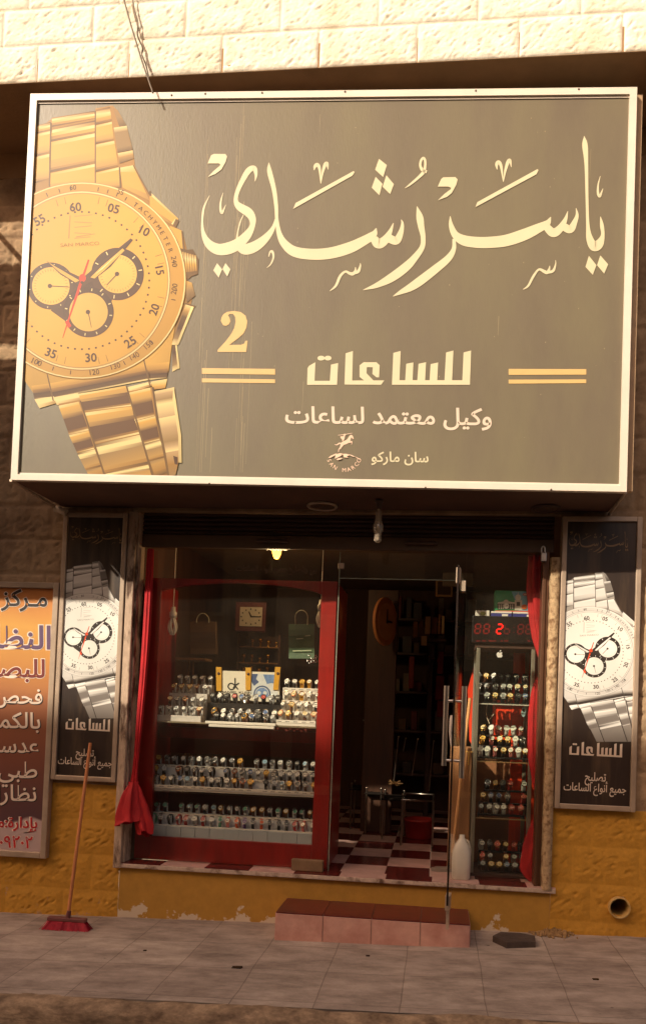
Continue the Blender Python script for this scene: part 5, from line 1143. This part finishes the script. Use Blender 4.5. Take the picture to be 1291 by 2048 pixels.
p0, p1 = at(870, 1193, 2.2), at(905, 1160, 2.2); b = MB(); b.bbox((p0.x, 2.2, p0.z), (p1.x, 2.225, p1.z), .004); b.build('frame', m_tan, fr_); b = MB(); b.box((p0.x+.02, 2.194, p0.z+.02), (p1.x-.02, 2.199, p1.z-.02)); b.build('picture', mat('dark_picture', (64, 44, 30), .4, var=.4, scale=9), fr_)
p0, p1 = at(884, 1172, 1.0), at(946, 1146, 1.0); b = MB(); b.bbox((p0.x, 1.0, p0.z), (p1.x, 1.03, p1.z), .004); tag(b.build('notice_board', mat('grey_board', (120, 104, 84), .6, var=.15)), 'plain grey board hung over the door top inside', 'board')
# ------------------------------------------------------------------ right glass cabinet
RY = .20
rc = thing('glass_cabinet', 'tall narrow aluminium and glass cabinet of watches right of the door', 'cabinet', tuple(at(1003, 1757, RY)))
xa, xb_ = at(945, 1530, RY).x, at(1063, 1530, RY).x; zt_c = at(1003, 1297, RY).z; zb_c = at(1003, 1757, RY).z
m_alu = mat('cabinet_aluminium', (170, 164, 146), .35, .7, var=.08)
for X, Y in ((xa, RY), (xb_-.028, RY), (xa, .56), (xb_-.028, .56)): b = MB(); b.bbox((X, Y, zb_c+.03), (X+.028, Y+.028, zt_c), .003); b.build('post', m_alu, rc)
b = MB(); b.bbox((xa-.004, RY-.004, zt_c), (xb_+.004, .592, zt_c+.036), .004); b.build('top', m_dark, rc)
b = MB(); b.bbox((xa-.004, RY-.004, .304), (xb_+.004, .592, zb_c+.03), .004); b.build('plinth', m_dark, rc)
b = MB(); b.box((xa+.028, RY+.010, zb_c+.031), (xb_-.028, RY+.015, zt_c-.001)); b.build('pane', m_glass2, rc)
zsr = [at(1003, y, RY+.05).z for y in (1408, 1523, 1636)]
for i, z in enumerate(zsr):
    b = MB(); b.bbox((xa+.030, RY+.03, z-.008), (xb_-.030, .555, z), .002); b.build('shelf', m_glass2, rc); b = MB(); b.bbox((xa+.030, RY+.0255, z-.008), (xb_-.030, RY+.0295, z), .001); b.build('shelf_edge', m_shelf if i == 0 else mat('worn_gold_shelf', (176, 140, 96), .4, var=.3, scale=9), rc)
APP = [(1000,1303),(1003,1300),(1005,1301),(1003,1304)]
b = MB()
ap = cr_pts([(998.5,1305.5),(995.5,1304.2),(993,1306),(992,1309),(993,1312.5),(995.5,1315.3),(997.3,1314.8),(999,1314.6),(1001,1315.3),(1003.2,1313),(1004.2,1311.2),(1002.6,1309.4),(1002.4,1307.4),(1003.6,1305.6),(1001.6,1304.2)], 4, True)
b.poly([at(x, y, RY+.008) for x, y in ap]); b.poly([at(x, y, RY+.008) for x, y in cr_pts([(998.3,1303.6),(998.8,1301.2),(1001,1299.8),(1000.8,1302)], 4, True)]); b.build('sticker', mat('white_sticker', (232, 228, 220), .4, var=0), rc)
rack('black three-step stand on the top shelf of the glass cabinet', [(.27, 'front', row(1388, 1393, [973, 988, 1005, 1018, 1034, 1049])), (.35, 'middle', row(1370, 1374, [957, 973, 990, 1005, 1018, 1034, 1049])), (.43, 'back', row(1350, 1353, [957, 971, 986, 1000, 1015, 1032, 1049]))], zsr[0], m_trayb, None, 'cabinet top shelf', GR, mixF, .020, open_=True)
rack('black three-step stand on the second shelf of the glass cabinet', [(.27, 'front', row(1497, 1502, [961, 974, 990, 1005, 1020, 1036, 1049])), (.35, 'middle', row(1475, 1479, [965, 983, 998, 1013, 1029, 1043])), (.43, 'back', row(1454, 1458, [965, 981, 997, 1012, 1025, 1041]))], zsr[1], m_trayb, None, 'cabinet second shelf', GR, mixG, .020, open_=True)
rack('black three-step stand on the third shelf of the glass cabinet', [(.27, 'front', row(1611, 1616, [962, 977, 991, 1005, 1021, 1041])), (.35, 'middle', row(1589, 1593, [964, 981, 997, 1015, 1046])), (.43, 'back', row(1564, 1568, [974, 990, 1004, 1018, 1046]))], zsr[2], m_trayb, None, 'cabinet third shelf', GR, mixH, .020, open_=True)
rack('black three-step stand at the bottom of the glass cabinet', [(.27, 'front', row(1733, 1739, [965, 981, 997, 1013, 1027, 1043])), (.35, 'middle', row(1709, 1714, [963, 979, 1010, 1026, 1043])), (.43, 'back', row(1685, 1690, [963, 978, 994, 1010, 1026, 1040]))], zb_c+.031, m_trayb, None, 'cabinet bottom', GR, mixH, .020, open_=True)
b = MB(); p0, p1 = at(1026, 1330, .62), at(1085, 1330, .62)
b.bbox((p0.x, .62, .304), (p1.x, .64, 2.05), .004); b.bbox((at(984, 1440, .62).x, .625, at(1008, 1480, .62).z), (p0.x-.004, .64, at(1008, 1400, .62).z), .004)
m_or_b = mat('orange_red_board', (228, 62, 22), .45, var=.25, scale=3, stretch=(5, 5, .6)); tag(b.build('red_board', m_or_b), 'orange red wooden board leaning behind the glass cabinet', 'board')
b = MB(); b.prism([(934, 1380), (947, 1330), (947, 1500), (938, 1480)], lambda u, v, d: at(u, v, .70+d), 0, .015); tag(b.build('red_board', m_or_b), 'narrow red board leaning left of the glass cabinet', 'board')
b = MB(); p0, p1 = at(953, 1640, .66), at(1026, 1520, .66); b.bbox((p0.x-.02, .66, .304), (p1.x, .70, p1.z), .004); tag(b.build('brown_board', mat('brown_board', (140, 92, 58), .6, var=.2, scale=3)), 'plain brown board behind the lower cabinet shelves', 'board')
b = MB()
for pts in ([(973,1410),(972,1430),(978,1448)], [(988,1410),(988,1425),(977,1440)]): b.tube([Vector(p) for p in cr_pts([tuple(at(x, y, .5)) for x, y in pts], 5)], .0035, 6)
tag(b.build('cable', mat('pale_cable', (206, 188, 160), .5)), 'thin pale cable looped below the top cabinet shelf', 'cable')
b = MB(); c = at(1046, 1424, .30); b.prism(ell(0, 0, .017, .038, 18), lambda u, v, d: Vector((c.x+u, .30+d, c.z+v)), 0, .014); b.prism(ell(0, .012, .010, .012, 12), lambda u, v, d: Vector((c.x+u, .30+d, c.z+v)), -.003, -.0005, 1); tag(b.build('hanging_gadget', [mat('pale_blue_plastic', (170, 196, 200), .4), m_dedge]), 'small pale blue oval gadget hanging under the top cabinet shelf', 'gadget')
# digital clock
dc = thing('digital_clock', 'wide black digital wall clock with red figures standing on the cabinet', 'clock', tuple(at(1006, 1296, RY-.03)))
def df(x, y, o=0): v = at(x, y, RY-.03); v.y -= o; return v
b = MB(); p0, p1 = df(942, 1295), df(1072, 1234); b.bbox((p0.x, RY-.03, zt_c+.037), (p1.x, RY+.02, p1.z), .004); b.build('case', mat('clock_black_plastic', (24, 20, 19), .3, var=.05), dc)
SEG = {'8': 'abcdefg', '2': 'abged', '6': 'acdefg', '1': 'bc'}
m_on = mat('red_digit_lit', (255, 24, 14), .4, var=0, emit=1.1); m_half = mat('red_digit_half_lit', (124, 20, 16), .4, var=0, emit=.06); m_off = mat('red_digit_dim', (92, 18, 15), .4, var=0, emit=.04)
def digit(b, cx, cy, hw, hh, segs, th, off=.0015):
    S = {'a': ((-hw, -hh), (hw, -hh)), 'b': ((hw, -hh), (hw, 0)), 'c': ((hw, 0), (hw, hh)), 'd': ((-hw, hh), (hw, hh)), 'e': ((-hw, 0), (-hw, hh)), 'f': ((-hw, -hh), (-hw, 0)), 'g': ((-hw, 0), (hw, 0))}
    for s_ in segs:
        (x0, y0), (x1, y1) = S[s_]; dx, dy = x1-x0, y1-y0; L_ = math.hypot(dx, dy); dx /= L_; dy /= L_; e = th*.62; x0 += dx*e; y0 += dy*e; x1 -= dx*e; y1 -= dy*e; nx_, ny_ = -dy*th/2, dx*th/2
        P = [(x0-dx*th*.35, y0-dy*th*.35), (x0+nx_, y0+ny_), (x1+nx_, y1+ny_), (x1+dx*th*.35, y1+dy*th*.35), (x1-nx_, y1-ny_), (x0-nx_, y0-ny_)]
        b.poly([df(cx+px_-py_*.12, cy+py_+(px_+cx-1006)*.01, off) for px_, py_ in P])
for cx, m_, sg_ in ((954.5, m_half, 'abcdefg'), (972, m_half, 'abcdefg'), (998, m_on, 'abged'), (1013, m_half if False else m_off, 'fegcd'), (1040, m_off, 'abcdefg'), (1056, m_off, 'abcdefg')):
    b = MB(); digit(b, cx, 1258, 5.2, 9.2, sg_, 3.0); b.build('figure', m_, dc)
b = MB()
for x, y in ((986, 1254), (986, 1264), (1027, 1255), (1027, 1265)): b.poly([df(x+u, y+v, .0015) for u, v in ((-1, -1), (1, -1), (1, 1), (-1, 1))])
for x0, x1 in ((951, 959), (963, 971), (976, 991), (1000, 1004), (1007, 1015), (1054, 1059)): b.poly([df(x, y, .0015) for x, y in ((x0, 1280), (x1, 1280), (x1, 1283.5), (x0, 1283.5))])
b.build('small_figures', m_off, dc)
# boxes on top of the digital clock
zt2 = df(1006, 1234).z+.002
tb_ = thing('clock_box', 'green and blue printed clock box showing a domed palace', 'box', (at(1023, 1225, .19).x, .19, zt2+.05))
Yb = .19
def bf(x, y, o=0): v = at(x, y, Yb); v.y -= o; return v
p0, p1 = bf(988, 1224), bf(1058, 1182)
b = MB(); b.bbox((p0.x, Yb, p0.z), (p1.x, Yb+.10, p1.z), .003); b.build('carton', mat('carton_green', (40, 150, 90), .4, var=.08), tb_)
b = MB(); k = 0
PB_ = {'sky': (120, 180, 200), 'green': (40, 156, 96), 'stone': (206, 196, 176), 'dark': (54, 48, 40), 'red': (196, 60, 36), 'white': (226, 220, 204), 'orange': (216, 104, 40)}
KB = list(PB_)
def bp(t, *pts):
    global k
    b.poly([bf(x, y, .0008+k*.0003) for x, y in pts], KB.index(t)); k += 1
bp('sky', (1020,1183),(1057,1183),(1057,1222),(1030,1222)); bp('green', (990,1183),(1022,1183),(1036,1221),(990,1221)); bp('red', (989,1221),(1057,1221.5),(1057,1224),(989,1223.6))
bp('stone', (1028,1200),(1043,1200),(1043,1220),(1028,1220)); bp('white', *ell(1035,1195,6,6,14)); bp('white', (1034.5,1185),(1035.5,1185),(1036,1191),(1034,1191)); bp('dark', (1032,1204),(1039,1204),(1039,1212),(1032,1212))
bp('dark', (994,1206),(1028,1206),(1028,1219),(994,1219)); bp('stone', (994,1205),(1012,1202),(1028,1205),(1028,1207.5),(994,1207.5)); bp('stone', *ell(1011,1203,5,3.5,12)); bp('white', *ell(1011.5,1212,5.5,5.5,16)); bp('dark', (1011,1212),(1014,1210),(1014.3,1211),(1011.3,1213))
for x in (996, 1000, 1004, 1019, 1023): bp('stone', (x,1209),(x+1.6,1209),(x+1.6,1218),(x,1218))
bp('orange', *ell(1047,1214,5.5,5,12)); bp('red', *ell(1050,1189,6,2.6,12)); bp('white', *ell(1050,1189,4.5,1.4,12))
b.build('picture', [mat('boxprint_'+t, v, .4, var=.06, scale=40) for t, v in PB_.items()], tb_)
for i, (x0_, x1_, nm) in enumerate(((981, 1023, 'left'), (1025, 1066, 'right'))):
    p0, p1 = at(x0_, 1233, .185), at(x1_, 1226, .185); b = MB(); b.bbox((p0.x, .185, zt2), (p1.x, .30, zt2+.028), .002); b.bbox((p0.x, .185, zt2+.0282), (p1.x, .30, zt2+.042), .002, 1); b.bbox((p0.x+(.08 if i == 0 else .10), .1835, zt2+.006), (p0.x+.125, .1848, zt2+.022), .0005, 1); tag(b.build('flat_box', [mat('blue_carton', (58, 60, 128), .4, var=.1), m_traylit]), f'flat blue box with white lid under the {"left" if i == 0 else "right"} half of the palace box', 'box', 'flat blue boxes on the digital clock')
wb = thing('white_box', 'small cream box with a green oval beside the blue boxes', 'box', (at(965, 1233, .185).x, .185, zt2))
p0, p1 = at(950, 1233, .185), at(978, 1221, .185); b = MB(); b.bbox((p0.x, .185, zt2), (p1.x, .26, p1.z), .002); b.build('carton', m_traylit, wb); b = MB(); b.poly([at(x, y, .1835) for x, y in ell(965, 1227, 6, 4, 16)]); b.build('oval_print', mat('oval_print_green', (160, 166, 96), .5), wb)
# cardboard, stick, jug, sandal in the doorway
cbx = thing('cardboard_box', 'tall tan cardboard box with yellow tape behind the white jug', 'box', (at(920, 1745, .26).x, .3, .303))
p0, p1 = at(893, 1748, .30), at(943, 1496, .30); b = MB(); b.bbox((p0.x, .30, .303), (p1.x, .52, p1.z), .005); b.build('carton', mat('cardboard', (150, 106, 66), .85, var=.12, scale=3), cbx)
b = MB(); q0, q1 = at(934, 1530, .2985), at(938, 1503, .2985); b.box((q0.x, .2975, q0.z), (q1.x, .2992, q1.z)); b.box((q0.x-.015, .2970, q1.z-.006), (q1.x+.02, .2990, q1.z+.003)); b.build('tape', mat('yellow_tape', (214, 168, 84), .4), cbx)
b = MB(); b.tube([at(904, 1705, .26), at(939, 1396, .245)], .0125, 10); tag(b.build('wooden_stick', mat('pale_wood_stick', (206, 152, 96), .6, var=.12, scale=6)), 'pale wooden broomstick leaning on the cardboard box beside the open door', 'stick')
jg = thing('plastic_jug', 'white translucent plastic jug standing on the doorway tiles', 'jug', (at(921, 1757, .03).x, .09, .304))
cx = at(921, 1757, .03).x; b = MB(); prof = [(.055, 0), (.066, .012), (.068, .12), (.066, .20), (.052, .25), (.024, .295), (.021, .30), (.021, .325), (0, .326)]
N = 28; vs = []; fs = []
def sq(a, r): c_, s_ = math.cos(a), math.sin(a); m_ = (abs(c_)**3.4+abs(s_)**3.4)**(1/3.4); return r*c_/m_, r*s_/m_
for r_, h in prof:
    for k in range(N): X, Y = sq(2*math.pi*k/N, r_) if h < .24 else (r_*math.cos(2*math.pi*k/N), r_*math.sin(2*math.pi*k/N)); vs.append((cx+X, .09+Y*.85, .304+h*.98))
for i in range(len(prof)-1):
    for k in range(N): fs.append((i*N+k, i*N+(k+1) % N, (i+1)*N+(k+1) % N, (i+1)*N+k))
b.add(vs, fs, 0, True); b.add(vs[:N], [tuple(range(N))]); b.build('body', mat('milky_plastic', (206, 196, 178), .4, var=.08, scale=6), jg)
b = MB(); b.tube([(cx+.02, .09, .304+.285), (cx+.05, .09, .304+.27), (cx+.062, .09, .304+.21), (cx+.060, .09, .304+.17)], .009, 8); b.build('handle', mat('milky_plastic', (206, 196, 178)), jg)
b = MB(); q = at(888, 1716, .35); vs = []
b.prism([(q.x-.10, .30), (q.x-.06, .26), (q.x+.05, .28), (q.x+.09, .33), (q.x+.06, .38), (q.x-.06, .36)], lambda u, v, d: Vector((u, v, .3035+d)), 0, .022); b.tube([(q.x+.03, .27, .324), (q.x+.035, .32, .35), (q.x+.03, .375, .324)], .012, 8); tag(b.build('sandal', mat('grey_rubber', (128, 116, 104), .7, var=.1)), 'worn grey sandal lying on the tiles just inside the door', 'sandal')
# ------------------------------------------------------------------ lamps under the sign, padlock, cables
def Yz(px, py, z):
    lo, hi = -1.0, .3
    for _ in range(40):
        m_ = (lo+hi)/2
        if at(px, py, m_).z < z: lo = m_
        else: hi = m_
    return lo
tl = thing('tube_bulb', 'clear ribbed glass bulb hanging from a black socket under the big sign', 'bulb', tuple(at(757, 1084, -.3)))
zt0 = 2.976; q = at(757, 1018, -.3); z1 = q.z; z2 = at(757, 1085, -.3).z; L_ = z1-z2; xq = q.x
b = MB(); b.lathe([(0, 0), (.030, 0), (.030, -.012), (.021, -.016), (.021, z1-zt0), (0, z1-zt0)], (xq, -.3, zt0), 'z', 16); b.build('socket', m_dark, tl)
b = MB(); b.lathe([(.020, L_), (.023, L_*.66), (.036, L_*.50), (.037, L_*.38), (.025, L_*.26), (.026, L_*.06), (.015, 0), (0, 0)], (xq, -.3, z2), 'z', 20); b.build('glass', glass_mat('bulb_glass', (.86, .82, .74), 2.2, .9), tl)
b = MB(); b.tube([(xq, -.3, z1), (xq+.003, -.3, z1-L_*.5), (xq, -.3, z2+.02)], .006, 8); b.tube([(xq-.008, -.302, z1), (xq-.010, -.302, z2+.03)], .002, 6); b.build('burner', mat('bulb_burner', (236, 222, 190), .3, var=.05), tl)
for px, py, r_, lb, mm in ((644, 1013, .112, 'round recessed lamp with white rim in the middle of the sign underside', m_gray_al), (1090, 1018, .10, 'round recessed lamp with dark rim at the right end of the sign underside', m_dark)):
    Y = Yz(px, py, 2.975); q = at(px, py, Y); t = thing('recessed_lamp', lb, 'ceiling lamp', (q.x, Y, 2.975), 'recessed lamps under the sign')
    b = MB(); b.lathe([(r_, .006), (r_, -.004), (r_*.96, -.008), (r_*.82, -.006), (r_*.80, .004)], (q.x, Y, 2.975), 'z', 32); b.build('rim', mm, t)
    b = MB(); b.lathe([(r_*.80, -.001), (0, -.003)], (q.x, Y, 2.975), 'z', 32); b.build('lens', mat('lamp_lens', (92, 70, 54), .3), t)
pk = thing('padlock', 'steel padlock hanging at the top right of the shop front', 'padlock', tuple(at(1088, 1125, .02)))
q = at(1086, 1114, -.045); b = MB(); b.bbox((q.x-.020, -.060, q.z-.035), (q.x+.020, -.030, q.z+.03), .005); b.build('body', m_chrome, pk); b = MB(); b.tube([(q.x-.004+.012*math.cos(a)*1, -.045, q.z+.055+.022*math.sin(a)) for a in [i*math.pi/8 for i in range(9)]]+[(q.x-.016, -.045, q.z+.031)], .005, 8); b.tube([(q.x+.008, -.045, q.z+.055), (q.x+.008, -.045, q.z+.031)], .005, 8); b.build('shackle', m_chrome, pk)
m_cab_b = mat('grey_cable', (96, 80, 60), .6)
b = MB(); b.tube([at(240, -30, -.71), at(262, 50, -.71), at(285, 125, -.71), at(306, 186, -.71)], .006, 6); tag(b.build('cable', m_cab_b), 'thin dark cable running straight down the cream wall to the sign', 'cable')
b = MB(); b.tube([Vector(p) for p in cr_pts([tuple(at(x, y, -.673)) for x, y in ((262, -30), (268, 15), (276, 45), (275, 70), (285, 95), (284, 110), (292, 130), (298, 158))], 4)], .005, 6); tag(b.build('cable', m_cab_b), 'wavy thin cable hanging beside the straight one on the cream wall', 'cable')
# ------------------------------------------------------------------ in front of the shop
stp = thing('tiled_step', 'low step of pink tiles with a dark red tiled top below the doorway', 'step', (-.4, -.19, -.06))
SX0, SX1, SY, SZ = -1.055, .262, -.372, .106
m_grout = mat('pale_grout', (178, 156, 140), .9, var=.1)
b = MB(); b.box((SX0+.004, SY+.004, -.16), (SX1-.004, -.008, SZ-.004)); b.build('core', m_grout, stp)
m_tt = patchy('red_step_tile', (104, 44, 38), (84, 50, 44), .5, .75, 4, .3, bump=.05, var=.2); m_tf = patchy('pink_step_tile', (206, 158, 142), (182, 126, 112), .42, .7, 5, .35, bump=.06, var=.1)
w4 = (SX1-SX0)/4
b = MB(); b2 = MB()
for i in range(4):
    x0, x1 = SX0+w4*i+.002, SX0+w4*(i+1)-.002
    b.bbox((x0, SY, SZ-.004), (x1, -.010, SZ+.005), .0015); b2.bbox((x0, SY-.006, -.15), (x1, SY+.003, SZ-.006), .0015)
b2.bbox((SX0-.003, SY+.005, -.15), (SX0+.003, -.012, SZ-.006), .001); b2.bbox((SX1-.003, SY+.005, -.15), (SX1+.003, -.012, SZ-.006), .001)
b.build('tread', m_tt, stp); b2.build('riser', m_tf, stp)
br_ = thing('broom', 'red bristle push broom leaning against the left watch panel', 'broom', tuple(atg(136, 1860)))
g0 = atg(85, 1859); g1 = atg(185, 1860); Yb2 = (g0.y+g1.y)/2; zb2 = min(g0.z, g1.z)+.004
hd = at(136, 1836, Yb2); p0, p1 = at(97, 1838, Yb2), at(173, 1838, Yb2)
b = MB(); b.bbox((p0.x, Yb2-.022, hd.z-.022), (p1.x, Yb2+.022, hd.z+.004), .005); b.build('head', mat('grey_red_plastic', (112, 62, 58), .5), br_)
b = MB()
for i in range(900):
    u = rw.random(); v = rw.uniform(-1, 1); x0 = p0.x+.004+(p1.x-p0.x-.008)*u; fl = (u-.5)*.075+rw.gauss(0, .006); L_ = rw.uniform(.95, 1.0)
    top = Vector((x0, Yb2+v*.018, hd.z-.02)); bot = Vector((x0+fl, Yb2+v*.038+rw.gauss(0, .004), hd.z-.02+(zb2-hd.z+.02)*L_)); w_ = .0022
    b.add([top+Vector((-w_, 0, 0)), top+Vector((w_, 0, 0)), bot+Vector((w_, 0, 0)), bot+Vector((-w_, 0, 0))], [(0, 1, 2, 3)])
b.build('bristles', mat('crimson_bristles', (176, 22, 48), .6, var=.25, scale=40), br_, recalc=False)
b = MB(); b.tube([Vector((hd.x, Yb2, hd.z)), at(181, 1486, -.085)], [.0125, .0120], 12); b.build('handle', mat('broom_handle_wood', (196, 122, 70), .5, var=.12, scale=5), br_)
b = MB(); b.tube([Vector((hd.x-.001, Yb2, hd.z-.002)), Vector((hd.x+.006, Yb2+.003, hd.z+.05))], [.019, .015], 12); b.build('collar', mat('grey_red_plastic', (112, 62, 58)), br_)
for i_, (px, py, sz, nm) in enumerate(((474, 1936, .035, 'dark flattened scrap on the middle of the pavement'), (735, 1912, .014, 'tiny dark chip on the pavement before the step'), (290, 1902, .012, 'tiny dark chip on the pavement right of the broom'), (1190, 1960, .02, 'small dark scrap on the pavement below the drainpipe'))):
    c = atg(px, py); b = MB(); pts_ = [(c.x+sz*(1+.35*math.sin(k*2.7))*math.cos(k*math.pi/4), c.y+sz*.6*(1+.3*math.sin(k*1.9))*math.sin(k*math.pi/4)) for k in range(8)]
    b.prism(pts_, lambda u, v, d: Vector((u, v, walk_z(u, v)+d)), .001, .006); tag(b.build('litter_scrap', m_dedge), nm, 'litter')
P = [atg(x, y) for x, y in ((984, 1884), (1012, 1897), (1070, 1895), (1068, 1881), (1040, 1876), (1000, 1875))]; zz = min(p.z for p in P)
b = MB(); b.prism([(p.x, p.y) for p in P], lambda u, v, d: Vector((u, v, zz-.01+d)), 0, .052); tag(b.build('stone_block', mat('dark_stone', (74, 60, 52), .85, var=.25, scale=12, bump=.5, bscale=40)), 'dark broken stone block lying on the pavement right of the step', 'stone block')
b = MB(); pr = [(.064, .08), (.064, -.035), (.066, -.038), (.073, -.038), (.074, -.034), (.074, .02)]; b.lathe([(r_, h) for r_, h in pr], (PIPE.x, -.01, PIPE.z), 'y', 36); b.lathe([(.063, .30), (.0, .30)], (PIPE.x, 0, PIPE.z), 'y', 24) ; b.lathe([(.064, .0), (.063, .30)], (PIPE.x, .02, PIPE.z), 'y', 36)
tag(b.build('drainpipe', mat('beige_plastic_pipe', (186, 152, 92), .5, var=.12)), 'open beige drainpipe end sticking out of the yellow wall', 'pipe')
b = MB()
for i in range(260):
    a = rw.gauss(0, .5); c = atg(1105, 1866); X = c.x+rw.gauss(0, .075); Y = -.012-abs(rw.gauss(0, .035)); r_ = rw.uniform(.004, .013); h = max(0, .06*(1-abs(X-c.x)/.16))*math.exp(-abs(Y)*22)
    bm = bmesh.new(); bmesh.ops.create_icosphere(bm, subdivisions=1, radius=r_)
    for v in bm.verts: v.co = v.co*(1+.5*noise.noise(v.co*90+Vector((i, 0, 0))))+Vector((X, Y, gz(X, Y)+h*rw.random()+r_*.4))
    b.bm(bm)
ru = b.build('rubble', mat('cement_crumbs', (150, 118, 78), .95, var=.2)); tag(ru, 'small heap of cement crumbs at the foot of the yellow wall', 'rubble', kind='stuff')
b = MB(); p0, p1 = at(582, 1737, .03), at(646, 1722, .03); b.bbox((p0.x, .025, .3035), (p1.x, .074, p1.z), .006); tag(b.build('tan_block', mat('tan_stone_block', (122, 94, 66), .85, var=.2, bump=.3)), 'flat tan stone block on the sill below the red stile', 'block')
